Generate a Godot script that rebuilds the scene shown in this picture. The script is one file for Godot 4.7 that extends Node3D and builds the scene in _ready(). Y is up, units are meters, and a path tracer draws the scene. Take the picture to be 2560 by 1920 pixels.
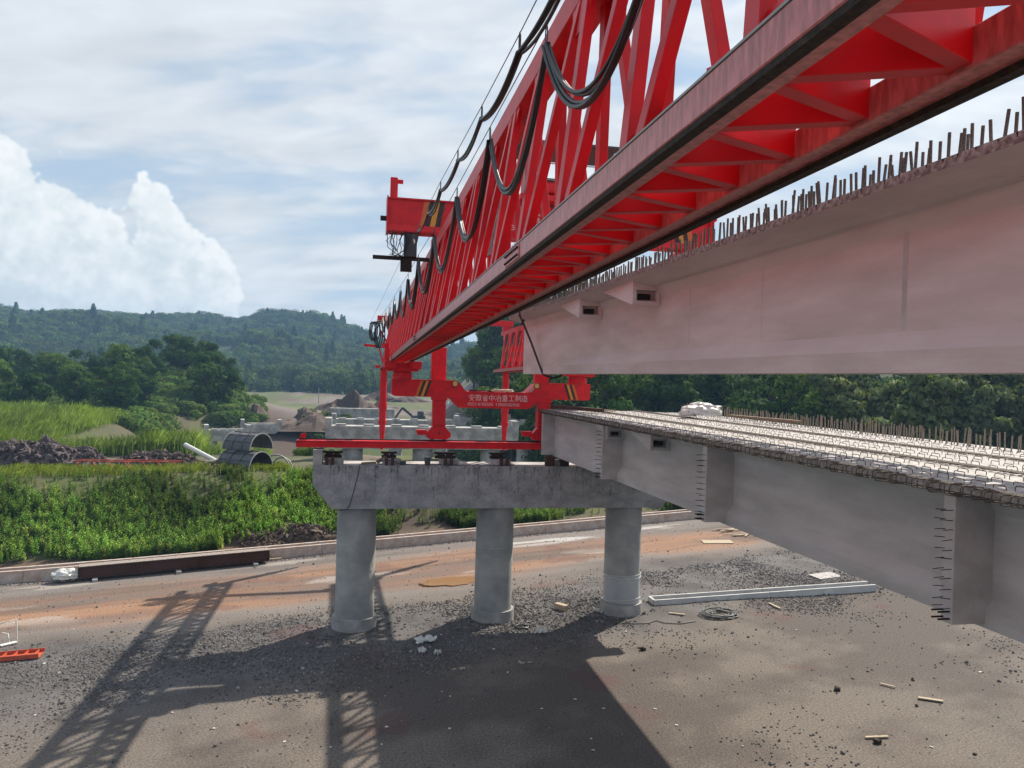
extends Node3D
# Bridge-building site: red launching gantry over a concrete pier. -Z is the direction of the bridge, y = 0 the yard by the pier.

const FOCAL := 1990.0
const EYE := Vector3(0, 10.5, 0)
const SEAT_Z := -33.8
var cf: Vector3
var cr: Vector3
var cu: Vector3
var rng := RandomNumberGenerator.new()
var counts := {}
var M := {}
var nz := FastNoiseLite.new()
var nf := FastNoiseLite.new()
var sun_to := Vector3(0.74, 1.0, -0.63).normalized()

# ---------------------------------------------------------------- mesh building
class MB:
	var v := PackedVector3Array()
	var n := PackedVector3Array()
	var c := PackedColorArray()
	var t := PackedVector2Array()
	var i := PackedInt32Array()
	var col := Color(1, 1, 1)
	var use_uv := false
	func tri(a: Vector3, b: Vector3, d: Vector3):
		var nn := (b - a).cross(d - a).normalized()
		var k := v.size()
		v.append_array([a, b, d]); n.append_array([nn, nn, nn]); c.append_array([col, col, col])
		i.append_array([k, k + 2, k + 1])
		if use_uv: t.append_array([Vector2.ZERO, Vector2.ZERO, Vector2.ZERO])
	func quad(a: Vector3, b: Vector3, d: Vector3, e: Vector3):
		var nn := (d - a).cross(e - b).normalized()
		var k := v.size()
		v.append_array([a, b, d, e]); n.append_array([nn, nn, nn, nn]); c.append_array([col, col, col, col])
		i.append_array([k, k + 2, k + 1, k, k + 3, k + 2])
		if use_uv: t.append_array([Vector2(0, 1), Vector2(1, 1), Vector2(1, 0), Vector2(0, 0)])
	func leaf(p: Vector3, along: Vector3, across: Vector3, nn: Vector3):
		var k := v.size()
		v.append_array([p - along, p + across, p + along, p - across]); n.append_array([nn, nn, nn, nn]); c.append_array([col, col, col, col])
		if across.cross(along).dot(nn) > 0.0: i.append_array([k, k + 2, k + 1, k, k + 3, k + 2])
		else: i.append_array([k, k + 1, k + 2, k, k + 2, k + 3])
	# box with optional chamfered edges; b holds the three axes
	func box(p: Vector3, s: Vector3, b := Basis.IDENTITY, ch := 0.0):
		var h := s * 0.5
		if ch <= 0.0:
			var q := []
			for k in 8: q.append(p + b * Vector3(h.x if k & 1 else -h.x, h.y if k & 2 else -h.y, h.z if k & 4 else -h.z))
			quad(q[4], q[5], q[7], q[6]); quad(q[1], q[0], q[2], q[3]); quad(q[5], q[1], q[3], q[7])
			quad(q[0], q[4], q[6], q[2]); quad(q[6], q[7], q[3], q[2]); quad(q[0], q[1], q[5], q[4])
			return
		for ax in 3:
			var u := (ax + 1) % 3
			var w := (ax + 2) % 3
			for sg in [-1.0, 1.0]:
				var f := []
				for k in [[-1, -1], [1, -1], [1, 1], [-1, 1]]:
					var e := Vector3.ZERO
					e[ax] = sg * h[ax]; e[u] = k[0] * (h[u] - ch); e[w] = k[1] * (h[w] - ch)
					f.append(p + b * e)
				if sg > 0: quad(f[0], f[1], f[2], f[3])
				else: quad(f[3], f[2], f[1], f[0])
			for su in [-1.0, 1.0]:
				for sw in [-1.0, 1.0]:
					var e1 := Vector3.ZERO; var e2 := Vector3.ZERO; var e3 := Vector3.ZERO; var e4 := Vector3.ZERO
					e1[ax] = -(h[ax] - ch); e1[u] = su * h[u]; e1[w] = sw * (h[w] - ch)
					e2 = e1; e2[ax] = h[ax] - ch
					e3 = e2; e3[u] = su * (h[u] - ch); e3[w] = sw * h[w]
					e4 = e3; e4[ax] = -(h[ax] - ch)
					if su * sw > 0: quad(p + b * e4, p + b * e3, p + b * e2, p + b * e1)
					else: quad(p + b * e1, p + b * e2, p + b * e3, p + b * e4)
		for k in 8:
			var sg3 := Vector3(1 if k & 1 else -1, 1 if k & 2 else -1, 1 if k & 4 else -1)
			var a1 := p + b * (sg3 * Vector3(h.x, h.y - ch, h.z - ch))
			var a2 := p + b * (sg3 * Vector3(h.x - ch, h.y, h.z - ch))
			var a3 := p + b * (sg3 * Vector3(h.x - ch, h.y - ch, h.z))
			if sg3.x * sg3.y * sg3.z > 0: tri(a1, a2, a3)
			else: tri(a3, a2, a1)
	# straight member of rectangular section from a to b; up gives the direction of hh
	func bar(a: Vector3, b: Vector3, ww: float, hh: float, up := Vector3.UP, ch := 0.0):
		var d := (b - a)
		var l := d.length()
		d /= l
		var x := up.cross(d)
		if x.length() < 0.01: x = Vector3.RIGHT.cross(d)
		x = x.normalized()
		box((a + b) * 0.5, Vector3(ww, hh, l), Basis(x, d.cross(x), d), ch)
	# outline in the local xy plane of xf, pushed along local z
	func prism(poly: PackedVector2Array, xf: Transform3D, depth: float):
		var pts := poly
		if Geometry2D.is_polygon_clockwise(pts):
			pts = poly.duplicate(); pts.reverse()
		var tr := Geometry2D.triangulate_polygon(pts)
		for k in range(0, tr.size(), 3):
			var a := pts[tr[k]]; var b := pts[tr[k + 1]]; var d := pts[tr[k + 2]]
			if (b - a).cross(d - a) < 0:
				var s := b; b = d; d = s
			tri(xf * Vector3(a.x, a.y, depth), xf * Vector3(b.x, b.y, depth), xf * Vector3(d.x, d.y, depth))
			tri(xf * Vector3(d.x, d.y, 0), xf * Vector3(b.x, b.y, 0), xf * Vector3(a.x, a.y, 0))
		for k in pts.size():
			var a := pts[k]; var b := pts[(k + 1) % pts.size()]
			quad(xf * Vector3(a.x, a.y, 0), xf * Vector3(b.x, b.y, 0), xf * Vector3(b.x, b.y, depth), xf * Vector3(a.x, a.y, depth))
	func cone(a: Vector3, b: Vector3, r0: float, r1: float, sides := 16, caps := true):
		var d := (b - a).normalized()
		var x := (Vector3.UP if absf(d.y) < 0.9 else Vector3.RIGHT).cross(d).normalized()
		var y := d.cross(x)
		var k0 := v.size()
		for k in sides + 1:
			var an := TAU * k / sides
			var o := x * cos(an) + y * sin(an)
			v.append(a + o * r0); v.append(b + o * r1); n.append(o); n.append(o); c.append(col); c.append(col)
			if use_uv: t.append_array([Vector2.ZERO, Vector2.ZERO])
		for k in sides:
			var q := k0 + k * 2
			i.append_array([q, q + 1, q + 2, q + 2, q + 1, q + 3])
		if caps:
			for k in sides:
				var o1 := x * cos(TAU * k / sides) + y * sin(TAU * k / sides)
				var o2 := x * cos(TAU * (k + 1) / sides) + y * sin(TAU * (k + 1) / sides)
				if r1 > 0: tri(b, b + o1 * r1, b + o2 * r1)
				if r0 > 0: tri(a, a + o2 * r0, a + o1 * r0)
	func tube(p: PackedVector3Array, r: float, sides := 6, closed := false):
		var m := p.size()
		var k0 := v.size()
		var x := Vector3.ZERO
		for k in m:
			var d: Vector3
			if closed: d = (p[(k + 1) % m] - p[(k + m - 1) % m]).normalized()
			else: d = (p[mini(k + 1, m - 1)] - p[maxi(k - 1, 0)]).normalized()
			if k == 0: x = (Vector3.UP if absf(d.y) < 0.9 else Vector3.RIGHT).cross(d).normalized()
			else: x = (x - d * x.dot(d)).normalized()
			var y := d.cross(x)
			for s in sides:
				var o := x * cos(TAU * s / sides) + y * sin(TAU * s / sides)
				v.append(p[k] + o * r); n.append(o); c.append(col)
				if use_uv: t.append(Vector2.ZERO)
		for k in (m if closed else m - 1):
			for s in sides:
				var a := k0 + k * sides + s
				var b := k0 + k * sides + (s + 1) % sides
				var a2 := k0 + ((k + 1) % m) * sides + s
				var b2 := k0 + ((k + 1) % m) * sides + (s + 1) % sides
				i.append_array([a, a2, b, b, a2, b2])
	# skin through rings of equal length
	func loft(rings: Array, ends := true):
		var m: int = rings[0].size()
		for r in rings.size() - 1:
			for k in m:
				quad(rings[r][k], rings[r][(k + 1) % m], rings[r + 1][(k + 1) % m], rings[r + 1][k])
	func mesh() -> ArrayMesh:
		var arr := []
		arr.resize(Mesh.ARRAY_MAX)
		arr[Mesh.ARRAY_VERTEX] = v; arr[Mesh.ARRAY_NORMAL] = n; arr[Mesh.ARRAY_COLOR] = c; arr[Mesh.ARRAY_INDEX] = i
		if use_uv: arr[Mesh.ARRAY_TEX_UV] = t
		var am := ArrayMesh.new()
		am.add_surface_from_arrays(Mesh.PRIMITIVE_TRIANGLES, arr)
		return am

# ---------------------------------------------------------------- nodes
func named(base: String, parent: Node) -> String:
	var key := str(parent.get_instance_id()) + base
	var k: int = counts.get(key, 0)
	counts[key] = k + 1
	return base if k == 0 else "%s_%03d" % [base, k]

func tag(o: Node, label: String, category: String, group := "", kind := ""):
	if label: o.set_meta("label", label)
	if category: o.set_meta("category", category)
	if group: o.set_meta("group", group)
	if kind: o.set_meta("kind", kind)
	return o

func thing(called: String, label: String, category: String, at := Vector3.ZERO, group := "") -> Node3D:
	var o := Node3D.new()
	o.name = named(called, self)
	add_child(o)
	o.position = at
	tag(o, label, category, group)
	return o

func put(called: String, shape, m: Material, parent: Node = self, xf := Transform3D.IDENTITY) -> MeshInstance3D:
	var o := MeshInstance3D.new()
	o.mesh = shape.mesh() if shape is MB else shape
	o.material_override = m
	o.name = named(called, parent)
	o.transform = xf
	parent.add_child(o)
	return o

func copy_of(src: Node3D, called: String) -> Node3D:
	var o: Node3D = src.duplicate()
	o.name = named(called, self)
	add_child(o)
	return o

func scatter(called: String, shape: Mesh, m: Material, xfs: Array, cols: Array, parent: Node = self) -> MultiMeshInstance3D:
	var mm := MultiMesh.new()
	mm.transform_format = MultiMesh.TRANSFORM_3D
	mm.use_colors = cols.size() > 0
	mm.mesh = shape
	mm.instance_count = xfs.size()
	for k in xfs.size():
		mm.set_instance_transform(k, xfs[k])
		if cols.size() > 0: mm.set_instance_color(k, cols[k])
	var o := MultiMeshInstance3D.new()
	o.multimesh = mm
	o.material_override = m
	o.name = named(called, parent)
	parent.add_child(o)
	return o

# ---------------------------------------------------------------- photo directions
func ray(px: float, py: float) -> Vector3:
	return cf + cr * ((px - 1280.0) / FOCAL) - cu * ((py - 960.0) / FOCAL)
func at_z(px: float, py: float, z: float) -> Vector3:
	var d := ray(px, py)
	return EYE + d * (z / d.z)
func on_ground(px: float, py: float) -> Vector3:
	var d := ray(px, py)
	var s := 12.0
	while s < 400.0:
		var p := EYE + d * s
		if p.y < ground_y(p.x, p.z):
			s -= 0.4
			while s < 400.0:
				p = EYE + d * s
				if p.y < ground_y(p.x, p.z): break
				s += 0.02
			return Vector3(p.x, ground_y(p.x, p.z), p.z)
		s += 0.4
	return EYE + d * 60.0
func rel(x: float, y: float, z: float) -> Vector3:
	return Vector3(x, y + EYE.y, z)

# ---------------------------------------------------------------- terrain
func road_w(x: float, z: float) -> float:      # metres beyond the front face of the drain wall
	return (x + 16.7) * -0.263 + (z + 43.7) * -0.965
func road_pt(s: float, w: float) -> Vector2:   # s along the wall, w across
	return Vector2(-16.7, -43.7) + Vector2(0.965, -0.263) * s + Vector2(-0.263, -0.965) * w
func road_s(x: float, z: float) -> float:
	return (x + 16.7) * 0.965 + (z + 43.7) * -0.263
func yard_y(x: float) -> float:
	return 0.022 * (clampf(x, -14.0, 32.0) - 4.0)
func valley(x: float, z: float) -> float:      # the dip the far piers stand in
	if z > -66.0 or z < -126.0: return 0.0
	return 5.0 * smoothstep(-27.0, -17.0, x) * (1.0 - smoothstep(17.0, 26.0, x)) * smoothstep(-67.0, -78.0, z) * (1.0 - smoothstep(-106.0, -124.0, z))
func ground_y(x: float, z: float) -> float:
	var w := road_w(x, z)
	var b := yard_y(x)
	if w < 0.9:
		var g := smoothstep(-20.0, -16.5, w) * (1.0 - smoothstep(-13.5, -10.5, w))
		return b + nz.get_noise_2d(x * 1.3, z * 1.3) * 0.07 + g * (0.10 + 0.12 * nz.get_noise_2d(x * 3.0 + 50.0, z * 3.0)) * smoothstep(-30.0, -5.0, x)
	var top := lerpf(3.75, 1.7, smoothstep(7.0, 17.0, x))
	if z < -70.0: top = lerpf(top, 3.75, smoothstep(-70.0, -95.0, z))
	var h := lerpf(b + 0.35, top, smoothstep(1.0, 9.5, w)) + nz.get_noise_2d(x * 2.0, z * 2.0) * 0.3 * smoothstep(1.5, 4.0, w)
	h -= valley(x, z)
	h += 5.4 * exp(-pow((x + 27.0) / 11.0, 2.0) - pow((z + 142.0) / 18.0, 2.0)) + 3.6 * exp(-pow((x + 58.0) / 24.0, 2.0) - pow((z + 150.0) / 26.0, 2.0))
	if x < 10.0: h += 1.3 * exp(-pow((x + 32.0) / 26.0, 2.0) - pow((z + 88.0) / 14.0, 2.0))
	# cut hillside on the far bank
	if z < -110.0:
		h += clampf((x - (14.5 + (-z - 130.0) * 0.13)) * 0.9, 0.0, 16.0) * smoothstep(-110.0, -135.0, z)
	return h

# ---------------------------------------------------------------- materials
func lin(r: float, g: float, b: float) -> Color:
	return Color(r, g, b).linear_to_srgb()
func noise_tex(sd: int, freq: float, octaves: int, a: Color, b: Color, size := 512, mid := 0.5) -> NoiseTexture2D:
	var f := FastNoiseLite.new()
	f.noise_type = FastNoiseLite.TYPE_SIMPLEX_SMOOTH
	f.seed = sd; f.frequency = freq; f.fractal_octaves = octaves; f.fractal_gain = 0.6
	var g := Gradient.new()
	g.set_color(0, a); g.set_color(1, b)
	g.set_offset(0, mid - 0.42); g.set_offset(1, mid + 0.42)
	var t := NoiseTexture2D.new()
	t.width = size; t.height = size; t.seamless = true; t.noise = f; t.color_ramp = g
	return t
func bump_tex(sd: int, freq: float, octaves: int, strength: float, size := 512) -> NoiseTexture2D:
	var f := FastNoiseLite.new()
	f.noise_type = FastNoiseLite.TYPE_SIMPLEX_SMOOTH
	f.seed = sd; f.frequency = freq; f.fractal_octaves = octaves; f.fractal_gain = 0.6
	var t := NoiseTexture2D.new()
	t.width = size; t.height = size; t.seamless = true; t.noise = f; t.as_normal_map = true; t.bump_strength = strength
	return t
func solid(called: String, colour: Color, rough: float, metal := 0.0) -> StandardMaterial3D:
	var m := StandardMaterial3D.new()
	m.resource_name = called
	m.albedo_color = colour; m.roughness = rough; m.metallic = metal
	M[called] = m
	return m
func grained(called: String, colour: Color, rough: float, tex: Texture2D, scale: float, bump: Texture2D = null, bump_amount := 0.5, world := true) -> StandardMaterial3D:
	var m := solid(called, colour, rough)
	m.albedo_texture = tex
	m.uv1_triplanar = true
	m.uv1_world_triplanar = world
	m.uv1_scale = Vector3.ONE * scale
	if bump:
		m.normal_enabled = true; m.normal_texture = bump; m.normal_scale = bump_amount
	return m

func stained_cap() -> ImageTexture:
	# weathered front of the pier cap: drip stains from the top edge, blotches and pour lines
	var w := 1280
	var h := 144
	var im := Image.create(w, h, false, Image.FORMAT_RGB8)
	var f := FastNoiseLite.new()
	f.seed = 5; f.frequency = 0.02; f.fractal_octaves = 5
	var dark := PackedFloat32Array()
	dark.resize(w * h)
	var r := RandomNumberGenerator.new()
	r.seed = 77
	for k in 620:
		var x := r.randf() * w
		if f.get_noise_2d(x * 0.5, 700.0) < -0.12: continue
		var wd := r.randf_range(0.9, 3.2) * (2.0 if r.randf() < 0.08 else 1.0)
		var ln := h * pow(r.randf(), 2.2) * 0.75 + 4.0
		var y0 := 0.0 if r.randf() < 0.93 else r.randf_range(0.25, 0.6) * h
		var st := r.randf_range(0.35, 1.0)
		for yy in range(int(y0), mini(h, int(y0 + ln))):
			var q := 1.0 - (yy - y0) / ln
			var xx0 := x + sin(yy * 0.11 + k) * 1.2
			for dx in range(-6, 7):
				var xi := int(xx0) + dx
				if xi < 0 or xi >= w: continue
				var a := clampf(wd * (0.4 + 0.6 * q) - absf(dx), 0.0, 1.0) * st * sqrt(q) * clampf(0.75 + f.get_noise_2d(xi * 3.0, yy * 2.0) * 2.0, 0.0, 1.0)
				dark[yy * w + xi] = maxf(dark[yy * w + xi], a)
	for y in h:
		for x in w:
			var a := f.get_noise_2d(x * 0.6, y * 0.9)
			var e := f.get_noise_2d(x * 4.0, y * 4.0)
			var g := 0.30 + a * 0.12 + e * 0.06
			g *= 1.0 - 0.8 * dark[y * w + x]
			var jx := x % 316
			if jx < 1 and y > 40: g *= 0.6
			im.set_pixel(x, y, Color(g, g * 0.995, g * 1.01).linear_to_srgb())
	im.generate_mipmaps()
	return ImageTexture.create_from_image(im)

func make_materials():
	var grey := noise_tex(3, 0.006, 6, Color(0.66, 0.66, 0.66), Color(1, 1, 1))
	var fine := bump_tex(4, 0.05, 5, 4.0)
	grained("concrete", lin(0.46, 0.45, 0.435), 0.85, grey, 0.22, fine, 0.35)
	grained("concrete_girder", lin(0.56, 0.565, 0.555), 0.8, noise_tex(8, 0.008, 6, Color(0.86, 0.855, 0.85), Color(1, 1, 1)), 0.12, fine, 0.25).uv1_scale = Vector3(0.2, 0.3, 0.07)
	grained("concrete_new", lin(0.72, 0.69, 0.66), 0.8, noise_tex(36, 0.008, 6, Color(0.88, 0.87, 0.86), Color(1, 1, 1)), 0.12, fine, 0.25).uv1_scale = Vector3(0.2, 0.3, 0.06)
	grained("concrete_deck", lin(0.50, 0.49, 0.475), 0.9, noise_tex(9, 0.02, 6, Color(0.62, 0.61, 0.6), Color(1, 1, 1), 512, 0.4), 0.5, fine, 0.6)
	grained("concrete_column", lin(0.42, 0.42, 0.41), 0.85, noise_tex(10, 0.004, 6, Color(0.72, 0.74, 0.75), Color(1, 0.99, 0.97)), 0.22, fine, 0.3)
	M.concrete_far = M.concrete
	grained("concrete_flaked", lin(0.48, 0.44, 0.41), 0.9, noise_tex(12, 0.02, 6, Color(0.5, 0.44, 0.4), Color(1, 1, 1)), 0.9, fine, 0.8)
	grained("drain_concrete", lin(0.50, 0.455, 0.42), 0.9, noise_tex(33, 0.01, 6, Color(0.84, 0.72, 0.64), Color(1, 1, 1), 512, 0.36), 0.35, fine, 0.5)
	grained("grout", lin(0.52, 0.49, 0.465), 0.95, grey, 1.2)
	var cap := solid("cap_front", Color(1, 1, 1), 0.9)
	cap.albedo_texture = stained_cap()
	cap.normal_enabled = false
	var rub := noise_tex(14, 0.01, 6, Color(0.84, 0.82, 0.82), Color(1, 1, 1), 512, 0.36)
	var red := grained("red_paint", lin(0.68, 0.006, 0.012), 0.42, rub, 0.4, bump_tex(15, 0.01, 3, 1.5), 0.15)
	red.metallic_specular = 0.4
	var red2 := grained("red_sky_sheen", lin(0.62, 0.175, 0.17), 0.4, noise_tex(16, 0.012, 5, Color(0.66, 0.6, 0.56), Color(1, 1, 1), 512, 0.33), 0.9, bump_tex(17, 0.02, 3, 1.5), 0.2)  # pink tint is grazing sky reflection put into the red; streaks are stains
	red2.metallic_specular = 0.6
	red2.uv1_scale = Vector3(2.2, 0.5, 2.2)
	grained("rust", lin(0.15, 0.065, 0.04), 0.9, noise_tex(18, 0.02, 6, Color(0.35, 0.3, 0.28), Color(1, 1, 1)), 1.2, fine, 0.8)
	grained("rust_dark", lin(0.05, 0.031, 0.02), 0.85, noise_tex(19, 0.02, 6, Color(0.4, 0.35, 0.3), Color(1, 1, 1)), 1.5, fine, 0.6)
	grained("steel_form", lin(0.12, 0.125, 0.135), 0.6, grey, 0.8)
	grained("bar_steel", lin(0.15, 0.135, 0.12), 0.7, noise_tex(21, 0.03, 4, Color(0.55, 0.45, 0.38), Color(1, 1, 1)), 2.0)
	grained("bar_rusty", lin(0.37, 0.345, 0.30), 0.85, noise_tex(22, 0.03, 4, Color(0.7, 0.64, 0.56), Color(1, 1, 1)), 2.0)
	solid("galvanised", lin(0.30, 0.30, 0.29), 0.5)
	solid("black_rubber", lin(0.016, 0.016, 0.017), 0.42)
	solid("hose_grey", lin(0.10, 0.105, 0.10), 0.6)
	solid("wire", lin(0.08, 0.08, 0.085), 0.5, 0.3)
	solid("stripe_yellow", lin(0.62, 0.26, 0.02), 0.5)
	solid("stripe_orange", lin(0.60, 0.12, 0.012), 0.5)
	solid("stripe_black", lin(0.03, 0.006, 0.006), 0.5)
	solid("letter_white", lin(0.62, 0.50, 0.48), 0.6)
	solid("cream", lin(0.62, 0.55, 0.42), 0.7)
	solid("lens_amber", lin(0.72, 0.42, 0.10), 0.3)
	grained("plastic_white", lin(0.72, 0.72, 0.70), 0.6, noise_tex(24, 0.02, 4, Color(0.8, 0.8, 0.78), Color(1, 1, 1)), 2.0)
	grained("timber", lin(0.36, 0.29, 0.21), 0.85, noise_tex(25, 0.02, 5, Color(0.55, 0.5, 0.42), Color(1, 1, 1)), 1.4)
	grained("timber_pale", lin(0.55, 0.48, 0.38), 0.85, noise_tex(26, 0.02, 5, Color(0.65, 0.6, 0.52), Color(1, 1, 1)), 1.4)
	grained("plate_teal", lin(0.30, 0.40, 0.40), 0.6, grey, 1.0)
	solid("dark_grey", lin(0.045, 0.05, 0.055), 0.6)
	grained("orange_steel", lin(0.50, 0.09, 0.035), 0.6, rub, 0.8)
	grained("stone", Color(1, 1, 1), 0.92, noise_tex(27, 0.02, 5, Color(0.6, 0.58, 0.57), Color(1, 1, 1)), 2.0).vertex_color_use_as_albedo = true
	var gm := grained("earth", Color(1, 1, 1), 0.95, noise_tex(28, 0.045, 7, Color(0.6, 0.59, 0.58), Color(1, 1, 1), 1024, 0.42), 0.21, bump_tex(29, 0.06, 6, 7.0, 1024), 0.4)
	gm.vertex_color_use_as_albedo = true
	for k in [["leaves", 0.75, 0.8], ["grass", 0.75, 0.8]]:
		var lf := solid(k[0], Color(1, 1, 1), k[1])
		lf.vertex_color_use_as_albedo = true
		lf.metallic_specular = 0.12
		lf.cull_mode = BaseMaterial3D.CULL_DISABLED
		lf.backlight_enabled = true
		lf.backlight = Color(k[2], k[2], k[2] * 0.6)
	grained("bark", lin(0.12, 0.09, 0.065), 0.95, grey, 1.5)
	var wt := solid("muddy_water", lin(0.25, 0.135, 0.055), 0.06)
	wt.metallic_specular = 0.5

# ---------------------------------------------------------------- sky
func sky_image() -> ImageTexture:
	var w := 4096
	var h := 2048
	var px := PackedFloat32Array()
	px.resize(w * h * 3)
	var f := FastNoiseLite.new()
	f.noise_type = FastNoiseLite.TYPE_SIMPLEX_SMOOTH
	f.seed = 21; f.frequency = 1.0; f.fractal_octaves = 5; f.fractal_gain = 0.52
	var g := FastNoiseLite.new()
	g.noise_type = FastNoiseLite.TYPE_SIMPLEX_SMOOTH
	g.seed = 4; g.frequency = 1.0; g.fractal_octaves = 4; g.fractal_gain = 0.55
	# heaped clouds: azimuth and elevation in degrees, radius
	var heaps := []
	for q in [[10, 450, 62], [70, 530, 75], [150, 560, 82], [225, 605, 74], [290, 670, 62], [100, 660, 110], [200, 710, 95], [325, 745, 52], [20, 640, 120], [-90, 430, 120], [-160, 560, 150],
			[378, 502, 40], [405, 560, 48], [448, 615, 54], [505, 660, 54], [552, 692, 36], [450, 700, 78], [400, 640, 62], [525, 745, 62]]:
		var d := ray(q[0], q[1]).normalized()
		heaps.append(Vector4(rad_to_deg(atan2(d.x, -d.z)), rad_to_deg(asin(d.y)), q[2] / FOCAL * 57.3, 1.0 if q[0] < 600 else 0.35))
	var r := RandomNumberGenerator.new()
	r.seed = 12
	for k in 26:
		var az := r.randf_range(50.0, 320.0)
		for j in 7: heaps.append(Vector4(az + r.randf_range(-5, 5), r.randf_range(1.0, 8.5), r.randf_range(1.6, 3.6), 1.0))
	var buckets := []
	for k in 72: buckets.append([])
	for q in heaps:
		for k in 72:
			if absf(wrapf(k * 5.0 + 2.5 - q.x, -180.0, 180.0)) < 2.6 + q.z * 1.6: buckets[k].append(q)
	for y in h:
		var el := (0.5 - (y + 0.5) / h) * PI
		var o := y * w * 3
		if el < -0.02:
			for x in w:
				px[o] = 0.20; px[o + 1] = 0.20; px[o + 2] = 0.19
				o += 3
			continue
		var sy := sin(maxf(el, 0.0))
		var cy := cos(el)
		var eld := rad_to_deg(el)
		var t := pow(sy, 0.55)
		for x in w:
			var az := (x + 0.5) / w * TAU
			var dx := sin(az) * cy
			var dz := -cos(az) * cy
			var cr0 := lerpf(0.60, 0.245, t)
			var cg0 := lerpf(0.72, 0.39, t)
			var cb0 := lerpf(0.79, 0.64, t)
			# veil of high cloud, drawn out in streaks
			var qx := dx / (sy + 0.22)
			var qz := dz / (sy + 0.22)
			var n1 := f.get_noise_3d(qx * 0.85 + qz * 0.35, qz * 1.9 - qx * 0.5, 3.0)
			var n2 := g.get_noise_3d(qx * 3.4 + n1, qz * 5.5 - qx * 1.5, 9.0)
			var veil := smoothstep(-0.42, 0.30, n1 + n2 * 0.28 + 0.05)
			var toward := maxf(0.0, dx * sun_to.x + sy * sun_to.y + dz * sun_to.z)
			var glow := pow(toward, 5.0)
			var lum := 0.76 + 0.14 * n2 + 0.05 * n1
			cr0 = lerpf(cr0, lum * 0.965, veil * 0.82)
			cg0 = lerpf(cg0, lum * 1.0, veil * 0.82)
			cb0 = lerpf(cb0, lum * 1.03, veil * 0.82)
			if eld < 22.0:
				var best := 0.0
				var thick := 1.0
				var lit := 0.0
				var wt := 0.0
				var azd := wrapf(rad_to_deg(az), -180.0, 180.0)
				for q in buckets[int(wrapf(azd, 0.0, 359.99) / 5.0) % 72]:
					var ax := wrapf(azd - q.x, -180.0, 180.0) * cy
					var ay: float = eld - q.y
					var dd: float = 1.0 - sqrt(ax * ax + ay * ay) / (q.z * 1.25)
					if dd > -0.3:
						var k: float = maxf(dd + 0.3, 0.0)
						k = k * k * k
						lit += k * (ax * 0.45 + ay * 0.9) / q.z; wt += k
						if dd > best:
							best = dd; thick = q.w
				if wt > 0.0:
					var m1 := g.get_noise_3d(azd * 0.16, eld * 0.2, 1.0)
					var m2 := g.get_noise_3d(azd * 0.55, eld * 0.6, 5.0)
					var m3 := g.get_noise_3d(azd * 1.7, eld * 1.8, 8.0)
					var den := best + m1 * 0.28 + m2 * 0.24 + m3 * 0.10
					var a := smoothstep(0.10, 0.19, den) * smoothstep(-1.0, 3.0, eld) 
					var sh := clampf(0.5 + lit / wt * 0.42 + m2 * 0.6 + m1 * 0.3 + m3 * 0.25, 0.0, 1.0)
					a *= 0.9 * thick
					cr0 = lerpf(cr0, lerpf(0.62, 0.95, sh), a)
					cg0 = lerpf(cg0, lerpf(0.70, 0.97, sh), a)
					cb0 = lerpf(cb0, lerpf(0.74, 0.97, sh), a)
			var kk := 0.69 * (1.0 + glow * 0.35)
			px[o] = cr0 * kk; px[o + 1] = cg0 * kk; px[o + 2] = cb0 * kk
			o += 3
	return ImageTexture.create_from_image(Image.create_from_data(w, h, false, Image.FORMAT_RGBF, px.to_byte_array()))

# ---------------------------------------------------------------- pier
const CAP_L := -1.32
const CAP_R := 14.4
func cap_outline(dy: float) -> PackedVector2Array:
	return PackedVector2Array([Vector2(CAP_L, 6.03 + dy), Vector2(CAP_L + 0.02, 5.99 + dy), Vector2(-0.54, 5.04 + dy), Vector2(13.62, 5.04 + dy), Vector2(CAP_R, 6.03 + dy), Vector2(CAP_R, 6.81 + dy), Vector2(CAP_L, 6.81 + dy)])

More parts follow.
